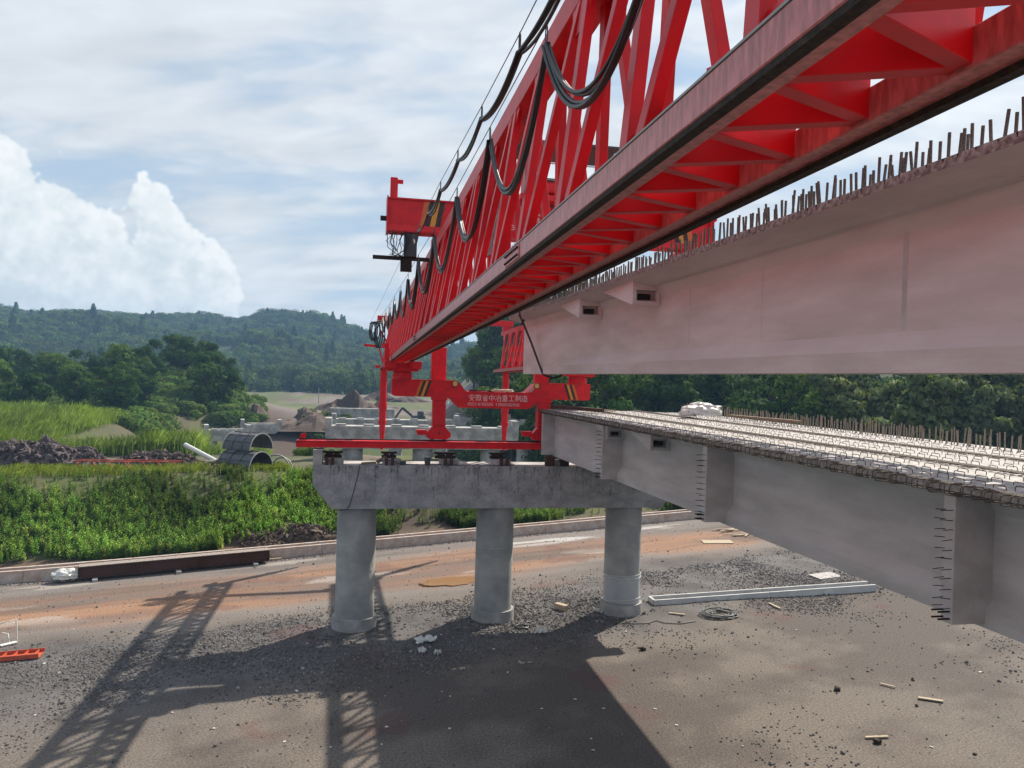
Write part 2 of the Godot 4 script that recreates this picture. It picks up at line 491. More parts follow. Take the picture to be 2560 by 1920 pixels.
func build_pier():
	var t := thing("bridge_pier", "stained grey concrete pier with three round columns under the red rail", "pier", Vector3(0, 0, 0))
	var b := MB.new()
	b.prism(cap_outline(0.0), Transform3D(Basis.IDENTITY, Vector3(0, 0, -34.7)), 1.796)
	put("cap", b, M.concrete, t)
	var f := MB.new()
	f.use_uv = true
	f.prism(cap_outline(0.0), Transform3D(Basis.IDENTITY, Vector3(0, 0, -32.9)), 0.004)
	for k in f.v.size():
		f.t[k] = Vector2((f.v[k].x - CAP_L) / (CAP_R - CAP_L), (6.81 - f.v[k].y) / 1.77)
	put("cap_face", f, M.cap_front, t)
	for x in [CAP_L + 0.185, CAP_R - 0.185]:
		var s := MB.new()
		s.box(Vector3(x, 7.12, -33.8), Vector3(0.37, 0.62, 1.79), Basis.IDENTITY, 0.015)
		put("end_block", s, M.concrete, t)
	for x in [0.49, 6.36, 12.2]:
		var gy := ground_y(x, -33.8)
		var c := MB.new()
		c.cone(Vector3(x, gy + 0.45, -33.8), Vector3(x, 5.045, -33.8), 0.805, 0.805, 56)
		var co := put("column", c, M.concrete_column, t)
		var k := MB.new()
		k.cone(Vector3(x, gy - 0.4, -33.8), Vector3(x, gy + 0.46, -33.8), 0.925, 0.925, 56)
		k.cone(Vector3(x, gy + 0.46, -33.8), Vector3(x, gy + 0.475, -33.8), 0.925, 0.905, 56)
		put("collar", k, M.concrete, co)
		# pour joints: thin raised seams round the shaft
		for yy in [1.9, 3.3]:
			var r := MB.new()
			r.cone(Vector3(x, yy, -33.8), Vector3(x, yy + 0.02, -33.8), 0.808, 0.808, 56, false)
			put("seam", r, M.concrete, co)
	for q in [[-0.42, 0.62], [1.84, 0.75], [4.24, 0.8], [6.47, 0.75], [9.01, 0.8], [11.4, 0.8], [13.8, 0.8]]:
		var p := MB.new()
		p.box(Vector3(q[0], 6.81 + 0.12, -33.45), Vector3(q[1], 0.24, 0.6), Basis.IDENTITY, 0.012)
		put("bearing_pad", p, M.concrete, t)

func far_pier(at: Vector3, yaw: float, length: float, cap_h: float, col_h: float, cols: int, pads: int, label: String):
	var t := thing("far_pier", label, "pier", at, "unfinished piers of the bridges beyond")
	t.rotation.y = yaw
	var hl := length * 0.5
	var b := MB.new()
	b.prism(PackedVector2Array([Vector2(-hl, -cap_h * 0.5), Vector2(-hl + 0.8, -cap_h), Vector2(hl - 0.8, -cap_h), Vector2(hl, -cap_h * 0.5), Vector2(hl, 0), Vector2(-hl, 0)]), Transform3D(Basis.IDENTITY, Vector3(0, 0, -0.9)), 1.8)
	put("cap", b, M.concrete_far, t)
	for s in [-1, 1]:
		var e := MB.new()
		e.box(Vector3(s * (hl - 0.25), 0.3, 0), Vector3(0.5, 0.6, 1.8))
		put("end_block", e, M.concrete_far, t)
	for k in cols:
		var x := 0.0 if cols == 1 else lerpf(-hl * 0.72, hl * 0.72, k / float(cols - 1))
		var c := MB.new()
		c.cone(Vector3(x, -cap_h - col_h, 0), Vector3(x, -cap_h + 0.02, 0), 0.8, 0.8, 24)
		put("column", c, M.concrete_far, t)
	for k in pads:
		var p := MB.new()
		p.box(Vector3(lerpf(-hl + 1.2, hl - 1.2, k / float(pads - 1)), 0.075, 0.25), Vector3(0.8, 0.15, 0.7))
		put("bearing_pad", p, M.concrete_far, t)

# ---------------------------------------------------------------- girders
func girder_ring(z: float, wh: float) -> PackedVector3Array:
	var half := [Vector2(0.27, 0), Vector2(0.27, 0.25), Vector2(wh + 0.004, 0.25 + (0.27 - wh) * 1.3 + 0.002), Vector2(wh, 1.60), Vector2(wh + 0.12, 1.80)]
	var p := PackedVector3Array()
	for q in half: p.append(Vector3(q.x, q.y, z))
	for k in range(half.size() - 1, -1, -1): p.append(Vector3(-half[k].x, half[k].y, z))
	return p

func anchor_wedge() -> MB:
	# tapered anchorage block: full size at local z = 0 (towards the yard), nothing at z = -1.9; lies under the flange on the -x face
	var m := MB.new()
	var a := Vector3(-0.09, 0, 0); var b := Vector3(-0.68, 0.07, 0); var c := Vector3(-0.68, -0.46, 0); var d := Vector3(-0.09, -0.46, 0)
	var e := Vector3(-0.09, -0.01, -2.3); var f := Vector3(-0.62, 0.05, -2.3)
	# rim of the end face around the recess
	var r0 := Vector3(-0.17, -0.15, 0); var r1 := Vector3(-0.6, -0.15, 0); var r2 := Vector3(-0.6, -0.37, 0); var r3 := Vector3(-0.17, -0.37, 0)
	m.quad(b, r1, r0, a); m.quad(r1, b, c, r2); m.quad(r2, c, d, r3); m.quad(r3, d, a, r0)
	var back := Vector3(0, 0, -0.22)
	m.quad(r0 + back, r1 + back, r2 + back, r3 + back)
	for q in [[r0, r1], [r1, r2], [r2, r3], [r3, r0]]: m.quad(q[0], q[0] + back, q[1] + back, q[1])
	m.tri(b, f, c); m.quad(c, f, e, d)
	return m

func build_girder(t: Node3D, length: float, fl: float, fr: float, mat_body: Material, mat_top: Material, wedges: Array):
	var w := MB.new()
	var rings := []
	for q in [[0.0, 0.268], [5.2, 0.268], [6.6, 0.1], [length - 6.6, 0.1], [length - 5.2, 0.268], [length, 0.268]]: rings.append(girder_ring(q[0], q[1]))
	w.loft(rings)
	for e in [0, rings.size() - 1]:
		var poly := PackedVector2Array()
		for p in rings[e]: poly.append(Vector2(p.x, p.y))
		var tr := Geometry2D.triangulate_polygon(poly)
		for k in range(0, tr.size(), 3):
			if e == 0: w.tri(rings[e][tr[k]], rings[e][tr[k + 2]], rings[e][tr[k + 1]])
			else: w.tri(rings[e][tr[k]], rings[e][tr[k + 1]], rings[e][tr[k + 2]])
	put("web", w, mat_body, t)
	var f := MB.new()
	f.prism(PackedVector2Array([Vector2(-fl, 1.90), Vector2(-0.36, 1.78), Vector2(0.36, 1.78), Vector2(fr, 1.90), Vector2(fr, 1.997), Vector2(fr - 0.01, 2.005), Vector2(-fl + 0.01, 2.005), Vector2(-fl, 1.997)]), Transform3D(Basis.IDENTITY, Vector3(0, 0, 0.0)), length)
	put("flange", f, mat_top, t)
	for z in wedges:
		var wd := put("anchor_block", anchor_wedge(), mat_body, t)
		wd.position = Vector3(-0.02, 1.84, z)
		var pl := MB.new()
		pl.box(Vector3(-0.37, -0.27, -0.19), Vector3(0.26, 0.12, 0.05))
		for k in 3: pl.cone(Vector3(-0.46 + k * 0.09, -0.27, -0.19), Vector3(-0.46 + k * 0.09, -0.27, -0.06), 0.012, 0.012, 6)
		put("anchor_plate", pl, M.rust_dark, wd)

func hoop_mesh(w: float, h: float, r: float) -> ArrayMesh:
	# bent bar in the local zy plane: two legs and a rounded top
	var m := MB.new()
	var p := PackedVector3Array([Vector3(0, -0.03, -w * 0.5)])
	for k in 4:
		var a := PI - k * PI / 6.0
		p.append(Vector3(0, h - 0.03 + sin(a) * 0.03, -w * 0.5 + 0.03 + cos(a) * 0.03))
	for k in 4:
		var a := PI * 0.5 - k * PI / 6.0
		p.append(Vector3(0, h - 0.03 + sin(a) * 0.03, w * 0.5 - 0.03 + cos(a) * 0.03))
	p.append(Vector3(0, -0.03, w * 0.5))
	m.tube(p, r, 5)
	return m.mesh()
func loop_mesh() -> ArrayMesh:
	# U of bar sticking out sideways from the edge of the flange (towards -x)
	var m := MB.new()
	m.tube(PackedVector3Array([Vector3(0.06, 0.03, 0), Vector3(-0.2, 0.03, 0), Vector3(-0.235, 0.02, 0), Vector3(-0.25, -0.01, 0), Vector3(-0.25, -0.06, 0), Vector3(-0.235, -0.09, 0), Vector3(-0.2, -0.1, 0), Vector3(0.06, -0.1, 0)]), 0.0085, 5)
	return m.mesh()

func build_girders():
	rng.seed = 31
	var hoop := hoop_mesh(0.22, 0.075, 0.0068)
	var loop := loop_mesh()
	var bar := MB.new()
	bar.cone(Vector3(0, -0.05, 0), Vector3(0, 1, 0), 0.0155, 0.0155, 6)
	var barm := bar.mesh()
	var yb := EYE.y - 1.27 - 2.0
	var names := ["grey T-shaped girder on the pier with stirrup loops along its open edge", "T-shaped girder between the loop-edged one and the outer one", "outer deck girder with a row of upright bars along its rim"]
	var spec := [[9.01, 0.83, 1.08, 0.0], [11.41, 1.07, 1.07, -0.03], [13.80, 1.07, 1.72, -0.06]]
	for g in 3:
		var q = spec[g]
		var t := thing("deck_girder", names[g], "girder", Vector3(q[0], yb + q[3], -33.4 if g == 0 else -34.0), "concrete girders of the deck")
		build_girder(t, 30.0, q[1], q[2], M.concrete_girder, M.concrete_deck, [8.6, 12.4] if g == 0 else [])
		if g == 0:
			for z in [0.0, 8.2, 15.95, 23.7]:
				var d := MB.new()
				var zz: float = z + 0.12
				d.box(Vector3(-0.44, 0.94, zz), Vector3(0.72, 1.76, 0.22), Basis.IDENTITY, 0.008)
				var dm := put("diaphragm", d, M.concrete_girder, t)
				for k in 11:
					for s in [-1, 1]:
						if z == 0.0 and s == 1: continue
						var sb := MB.new()
						var y0 := 0.28 + k * 0.135 + rng.randf_range(-0.012, 0.012)
						sb.cone(Vector3(-0.79, y0, zz + s * 0.07), Vector3(-0.79 - 0.16 - rng.randf() * 0.05, y0 + rng.randf_range(-0.02, 0.02), zz + s * 0.07 + rng.randf_range(-0.02, 0.02)), 0.006, 0.006, 5)
						put("stub_bar", sb, M.rust_dark, dm)
				for k in 2:
					for s in [-1, 1]:
						if z == 0.0: continue
						var sb := MB.new()
						sb.cone(Vector3(-0.79, 0.13 + k * 0.1, zz + s * 0.06), Vector3(-0.98, 0.13 + k * 0.1, zz + s * 0.06), 0.014, 0.014, 8)
						put("dowel", sb, M.rust_dark, dm)
			for k in 212:
				var zl := 0.25 + k * 0.125 + rng.randf_range(-0.02, 0.02)
				var o := put("edge_loop", loop, M.bar_steel, t, Transform3D(Basis(Vector3.UP, rng.randf_range(-0.12, 0.12)) * Basis(Vector3.BACK, rng.randf_range(-0.08, 0.08)), Vector3(-q[1], 1.985 + rng.randf_range(-0.012, 0.012), zl)))
				o.scale = Vector3(rng.randf_range(0.8, 1.1), 1, 1)
			var lb := MB.new()
			for k in 3: lb.tube(PackedVector3Array([Vector3(-q[1] - 0.06 - k * 0.06, 2.022, 0.1), Vector3(-q[1] - 0.07 - k * 0.06, 2.02, 10), Vector3(-q[1] - 0.06 - k * 0.06, 2.022, 20), Vector3(-q[1] - 0.065 - k * 0.06, 2.022, 29.8)]), 0.007, 5)
			put("edge_bars", lb, M.bar_steel, t).set_meta("kind", "stuff")
		for row in 3:
			var x: float = [-0.55, 0.0, 0.55][row] + (0.0 if g == 0 else 0.05)
			for k in 82:
				var z := 0.3 + k * 0.36 + rng.randf_range(-0.03, 0.03) + row * 0.12
				if rng.randf() < 0.03: continue
				put("stirrup", hoop, M.bar_steel, t, Transform3D(Basis(Vector3.UP, rng.randf_range(-0.15, 0.15)) * Basis(Vector3.BACK, rng.randf_range(-0.15, 0.15)), Vector3(x + rng.randf_range(-0.03, 0.03), 2.0 + rng.randf_range(-0.025, 0.01), z)))
		if g < 2:
			# lapped bars in the open joint to the next girder
			var jb := MB.new()
			for k in 210:
				var z := 0.2 + k * 0.14 + rng.randf_range(-0.03, 0.03)
				jb.tube(PackedVector3Array([Vector3(q[2] - 0.12, 2.03, z), Vector3(q[2] + 0.28, 2.035 + rng.randf_range(-0.01, 0.02), z + rng.randf_range(-0.05, 0.05)), Vector3(q[2] + 0.34, 1.99, z), Vector3(q[2] + 0.3, 1.93, z), Vector3(q[2] - 0.02, 1.93, z)]), 0.008, 4)
			for k in 5: jb.tube(PackedVector3Array([Vector3(q[2] + k * 0.055, 2.05, 0.1), Vector3(q[2] + 0.02 + k * 0.055, 2.045, 10), Vector3(q[2] - 0.01 + k * 0.055, 2.05, 20), Vector3(q[2] + k * 0.055, 2.05, 29.8)]), 0.009, 4)
			put("joint_bars", jb, M.bar_steel, t).set_meta("kind", "stuff")
		else:
			for k in 290:
				var z := 0.2 + k * 0.102 + rng.randf_range(-0.04, 0.04)
				var o := put("upright_bar", barm, M.bar_rusty, t, Transform3D(Basis.from_euler(Vector3(rng.randf_range(-0.06, 0.06), 0, rng.randf_range(-0.06, 0.06))), Vector3(1.0 + (k % 2) * 0.14 + rng.randf_range(-0.02, 0.02), 2.0, z)))
				o.scale = Vector3(1, rng.randf_range(0.30, 0.47), 1)
	# the girder that hangs from the gantry
	var t := thing("hanging_girder", "long pinkish concrete girder hanging from the gantry, upright bars along its flange", "girder", Vector3(6.28, EYE.y + 0.19, -27.4))
	build_girder(t, 31.0, 0.85, 0.95, M.concrete_new, M.concrete_new, [8.3, 12.1])
	var es := MB.new()
	es.box(Vector3(-0.852, 1.951, 15.5), Vector3(0.006, 0.1, 30.99))
	put("flange_edge", es, M.concrete_flaked, t)
	var streak := MB.new()
	for k in 112:
		var z := 0.15 + k * 0.205 + rng.randf_range(-0.03, 0.03)
		var nb := 2 + (1 if rng.randf() < 0.6 else 0)
		for s in nb:
			var o := put("upright_bar", barm, M.bar_steel, t, Transform3D(Basis.from_euler(Vector3(rng.randf_range(-0.09, 0.09), 0, rng.randf_range(-0.07, 0.07))), Vector3(-0.80 + s * 0.07 + rng.randf_range(-0.015, 0.015), 2.0, z + s * 0.035 + rng.randf_range(-0.02, 0.02))))
			o.scale = Vector3(1, rng.randf_range(0.19, 0.31), 1)
		if rng.randf() < 0.8:
			var l := rng.randf_range(0.02, 0.06)
			streak.prism(PackedVector2Array([Vector2(-0.012, 0), Vector2(0.012, 0), Vector2(0.008, -l * 0.6), Vector2(0.0, -l)]), Transform3D(Basis(Vector3.UP, -PI * 0.5), Vector3(-0.856, 1.999, z)), 0.002)
	put("rust_streaks", streak, M.rust_dark, t).set_meta("kind", "stuff")
	# mortar bands over the panel joints of the form
	for q in [[13.55, 0.025, 0.3, 1.86], [19.4, 0.085, 0.22, 1.86], [16.2, 0.01, 0.25, 1.86]]:
		var s := MB.new()
		s.box(Vector3(-0.1015, (q[2] + q[3]) * 0.5 + 0.12, q[0]), Vector3(0.005, q[3] - q[2] - 0.3, q[1]))
		put("mortar_band", s, M.concrete_girder, t)

# ---------------------------------------------------------------- trusses of the gantry
func truss(t: Node3D, x0: float, dx: float, dy: float, z_near: float, z_tip: float):
	# x0: axis of the truss at the seat; coordinates of members are offsets from it
	var P := func(ox: float, y: float, z: float) -> Vector3: return rel(x0 + ox + dx * (SEAT_Z - z), y + dy * (SEAT_Z - z), z)
	for s in [-1.0, 1.0]:
		var c := MB.new()
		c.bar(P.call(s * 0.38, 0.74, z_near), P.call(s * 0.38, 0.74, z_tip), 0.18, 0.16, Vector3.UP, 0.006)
		var ch := put("bottom_chord", c, M.red_sky_sheen, t)
		var r := MB.new()
		r.bar(P.call(s * 0.433, 0.645, z_near), P.call(s * 0.433, 0.645, z_tip), 0.06, 0.03)
		put("wear_rail", r, M.rust_dark, ch)
		var e := MB.new()
		e.bar(P.call(s * 0.45, 0.827, z_near), P.call(s * 0.45, 0.827, z_tip), 0.05, 0.012)
		put("edge_strip", e, M.galvanised, ch)
	var tc := MB.new()
	tc.bar(P.call(0.11, 3.11, z_near), P.call(0.11, 3.11, z_tip), 0.32, 0.27, Vector3.UP, 0.008)
	var tcp := put("top_chord", tc, M.red_paint, t)
	var rl := MB.new()
	rl.bar(P.call(0.11, 3.268, z_near), P.call(0.11, 3.268, z_tip), 0.07, 0.045)
	put("crane_rail", rl, M.rust_dark, tcp)
	for zs in [-7.7, -20.5, -33.3]:
		# bolted splices of the chords
		for s in [-1.0, 1.0]:
			var sp := MB.new()
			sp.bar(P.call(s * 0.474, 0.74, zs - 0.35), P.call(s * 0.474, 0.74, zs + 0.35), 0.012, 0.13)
			var spp := put("splice_plate", sp, M.red_sky_sheen, t)
			var bt := MB.new()
			for kz in 8:
				for ky in 2:
					var bp: Vector3 = P.call(s * 0.48, 0.705 + ky * 0.07, zs - 0.3 + kz * 0.086)
					bt.cone(bp, bp + Vector3(s * 0.016, 0, 0), 0.014, 0.012, 6)
			put("bolts", bt, M.rust_dark, spp)
	var z := -2.9
	while z < z_near - 1.6: z += 1.6
	while z > z_tip + 1.0:
		for s in [-1.0, 1.0]:
			for e in [-0.68, 0.68]:
				if z + e < z_tip or z + e > z_near: continue
				var d := MB.new()
				var a: Vector3 = P.call(s * 0.37, 0.81, z + signf(e) * 0.12)
				var b: Vector3 = P.call(0.11 + s * 0.11, 3.0, z + e)
				d.bar(a, b, 0.13, 0.085, Vector3(s, 0.2, 0), 0.004)
				put("diagonal", d, M.red_paint, t)
			var g := MB.new()
			g.prism(PackedVector2Array([Vector2(-0.24, 0), Vector2(0.24, 0), Vector2(0.16, 0.16), Vector2(-0.16, 0.16)]), Transform3D(Basis(Vector3(0, 0, 1), Vector3(-s * 0.19, 1, 0).normalized(), Vector3(-1, 0, 0)), P.call(s * 0.37 + 0.006, 0.822, z)), 0.012)
			put("gusset", g, M.red_paint, t)
		if z - 0.8 > z_tip:
			for s in [-1.0, 1.0]:
				var g := MB.new()
				g.prism(PackedVector2Array([Vector2(-0.36, 0), Vector2(0.36, 0), Vector2(0.2, -0.34), Vector2(-0.2, -0.34)]), Transform3D(Basis(Vector3(0, 0, 1), Vector3(-s * 0.1, 1, 0).normalized(), Vector3(-1, 0, 0)), P.call(0.11 + s * 0.14 + 0.006, 2.985, z - 0.8)), 0.014)
				put("gusset", g, M.red_paint, t)
		z -= 1.6
	var zb := -2.98
	while zb < z_near - 0.9: zb += 0.62
	while zb > z_tip + 0.9:
		for e in [-0.29, 0.29]:
			var d := MB.new()
			d.bar(P.call(-0.285, 0.85, zb + signf(e) * 0.04), P.call(0.285, 0.85, zb + e), 0.085, 0.34, Vector3.UP, 0.004)
			put("cross_brace", d, M.red_paint, t)
		zb -= 0.62

func catenary(a: Vector3, b: Vector3, sag: float, steps := 16) -> PackedVector3Array:
	var p := PackedVector3Array()
	for k in steps + 1:
		var u := k / float(steps)
		p.append(a.lerp(b, u) + Vector3.DOWN * sag * 4.0 * u * (1.0 - u))
	return p

const STROKES := {
	"an": [[5, 0, 5.3, 1.2], [1, 3.2, 1, 1.7, 9, 1.7, 9, 3.2], [4.5, 3, 3, 6.5, 8, 10], [7, 4.5, 5.5, 8, 1.5, 10], [0.5, 5, 9.5, 5]],
	"hui": [[2, 0, 0.3, 2.5], [2.2, 2.5, 0.3, 5], [1.4, 4.5, 1.4, 10], [4.3, 0, 4.3, 2.6], [3, 1, 3, 2.6, 5.7, 2.6, 5.7, 1], [3, 4, 5.8, 4], [4.8, 4.2, 3.3, 5.6, 5.5, 6.8], [4.4, 6.8, 4.4, 10], [3.2, 8, 3, 9.4], [5.4, 8, 5.9, 9.4], [7.4, 0, 6.5, 3], [7, 2.2, 9.8, 2.2], [9, 2.2, 8, 6.5, 6.2, 10], [7, 4, 8.2, 7, 10, 10]],
	"sheng": [[5, 0, 5, 3], [2.8, 1, 1.2, 3], [7, 1, 9, 3], [7, 2.5, 4, 4.6, 1, 5.2], [3, 5, 3, 10, 8, 10, 8, 5, 3, 5], [3, 6.7, 8, 6.7], [3, 8.3, 8, 8.3]],
	"zhong": [[1, 2.5, 9, 2.5, 9, 6.5, 1, 6.5, 1, 2.5], [5, 0, 5, 10]],
	"ye": [[0.5, 1.5, 1.8, 3], [0.5, 8.5, 2.2, 5], [6, 0, 3.8, 4, 9, 3.6], [7.8, 2, 9.4, 4.6], [4, 5.8, 4, 10, 9, 10, 9, 5.8, 4, 5.8]],
	"chong": [[7.5, 0.3, 2.5, 1], [0.5, 2, 9.5, 2], [2, 3.4, 2, 6.6, 8, 6.6, 8, 3.4, 2, 3.4], [2, 5, 8, 5], [5, 0.6, 5, 9.8], [1.5, 8.2, 8.5, 8.2], [0.3, 9.8, 9.7, 9.8]],
	"gong": [[1.2, 1.2, 8.8, 1.2], [5, 1.2, 5, 9.2], [0.5, 9.2, 9.5, 9.2]],
	"zhi": [[2, 0, 0.8, 2.5], [1.6, 1.8, 5.8, 1.8], [0.3, 4, 6.2, 4], [3.4, 0, 3.4, 10], [1, 9, 1, 6, 5.6, 6, 5.6, 8.6], [7.4, 1, 7.4, 7], [9.5, 0, 9.5, 10, 8.4, 9.3]],
	"zao": [[4.6, 0, 3.6, 2.2], [4.2, 1.4, 9, 1.4], [6.5, 0, 6.5, 4], [3.2, 4, 9.8, 4], [4.4, 5.2, 4.4, 8, 8.6, 8, 8.6, 5.2, 4.4, 5.2], [1, 0.5, 2, 2], [0.3, 4, 2, 4, 1.4, 7.5, 0.2, 9.3], [1.4, 7.8, 3.5, 9.6, 10, 9.7]],
}
func lettering(signs: Array, at: Vector3, size: float, step: float, parent: Node):
	# brush strokes as flat strips 3 mm thick on a face that looks towards +z
	for k in signs.size():
		var m := MB.new()
		var lay := 0.0
		for s in STROKES[signs[k]]:
			for q in range(0, s.size() - 2, 2):
				var a := Vector2(s[q], 10.0 - s[q + 1]) * size * 0.1
				var b := Vector2(s[q + 2], 10.0 - s[q + 3]) * size * 0.1
				lay += 0.00012
				m.bar(at + Vector3(k * step + a.x, a.y, lay), at + Vector3(k * step + b.x, b.y, lay), 0.004, size * 0.085, Vector3(-(b - a).y, (b - a).x, 0))
		put("lettering", m, M.letter_white, parent)
func digits(text: String, at: Vector3, size: float, parent: Node):
	var f := SystemFont.new()
	f.font_names = PackedStringArray(["Droid Sans"])
	var tm := TextMesh.new()
	tm.text = text; tm.font = f; tm.font_size = 64; tm.pixel_size = size / 46.0; tm.depth = 0.004
	tm.horizontal_alignment = HORIZONTAL_ALIGNMENT_LEFT
	var o := put("lettering", tm, M.letter_white, parent)
	o.position = at

func stripes(parent: Node, x: float, y0: float, y1: float, z: float, lean: float, wd: float, order: Array):
	for k in 4:
		var m := MB.new()
		var xx := x + k * wd
		m.prism(PackedVector2Array([Vector2(xx, y0), Vector2(xx + wd, y0), Vector2(xx + wd + lean, y1), Vector2(xx + lean, y1)]), Transform3D(Basis.IDENTITY, Vector3(0, 0, z)), 0.003)
		put("stripe", m, M[order[k]], parent)

func build_gantry():
	rng.seed = 55
	var t := thing("main_truss", "long red triangular lattice truss with looped black cables along its side", "truss", Vector3.ZERO, "lattice trusses of the launching gantry")
	truss(t, 2.2, 0.007, -0.018, 9.0, -49.5)
	var pl := MB.new()
	pl.prism(PackedVector2Array([Vector2(0, 0), Vector2(0.42, 0.0), Vector2(0.42, 1.05), Vector2(0, 1.05)]), Transform3D(Basis(Vector3(0, 0, 1), Vector3(0.16, 1, 0).normalized(), Vector3(-1, 0, 0)), at_z(1222, 560, -11.3) + Vector3(-0.03, -0.5, 0)), 0.02)
	var pp := put("name_plate", pl, M.plate_teal, t)
	var t2 := thing("main_truss", "red lattice truss behind the hanging concrete girder", "truss", Vector3.ZERO, "lattice trusses of the launching gantry")
	truss(t2, 9.88, -0.03, -0.018, 2.0, -49.5)
	# legs at the tips of the trusses
	for q in [[2.07, "red telescopic leg hanging under the tip of the cable-hung truss", 957.0], [9.63, "red telescopic leg seen behind the lettered cross beam", 1262.0]]:
		var lg := thing("tip_leg", q[1], "leg", Vector3.ZERO, "telescopic legs at the truss tips")
		var x: float = q[0]
		for s in [["upper_tube", 0.45, -1.65, 0.21, 0.21], ["sleeve", -1.65, -2.05, 0.25, 0.25], ["lower_tube", -2.05, -2.75, 0.21, 0.2], ["sleeve", -2.75, -2.95, 0.25, 0.24], ["screw_tube", -2.95, -3.4, 0.18, 0.17], ["foot", -3.4, -4.5, 0.16, 0.09]]:
			var m := MB.new()
			m.cone(rel(x, s[1] + 0.01, -48.9), rel(x, s[2], -48.9), s[3], s[4], 20)
			put(s[0], m, M.red_paint, lg)
		var hd := MB.new()
		hd.box(rel(x, 0.52, -48.9), Vector3(1.05, 0.16, 0.6), Basis.IDENTITY, 0.01)
		put("head_plate", hd, M.red_paint, lg)
	# cross member over the truss tips
	var tb := thing("tip_cross_beam", "plain red beam joining the tips of the two trusses", "beam")
	var m0 := MB.new()
	m0.bar(rel(1.6, 3.42, -48.6), rel(9.95, 3.42, -48.6), 0.3, 0.34, Vector3.UP, 0.01)
	put("beam", m0, M.red_paint, tb)
	for x in [2.3, 9.5]:
		var m := MB.new()
		m.box(rel(x, 3.12, -48.6), Vector3(0.42, 0.26, 0.42), Basis.IDENTITY, 0.01)
		put("bracket", m, M.red_paint, tb)
	build_support()
	build_crane()
	build_festoon()

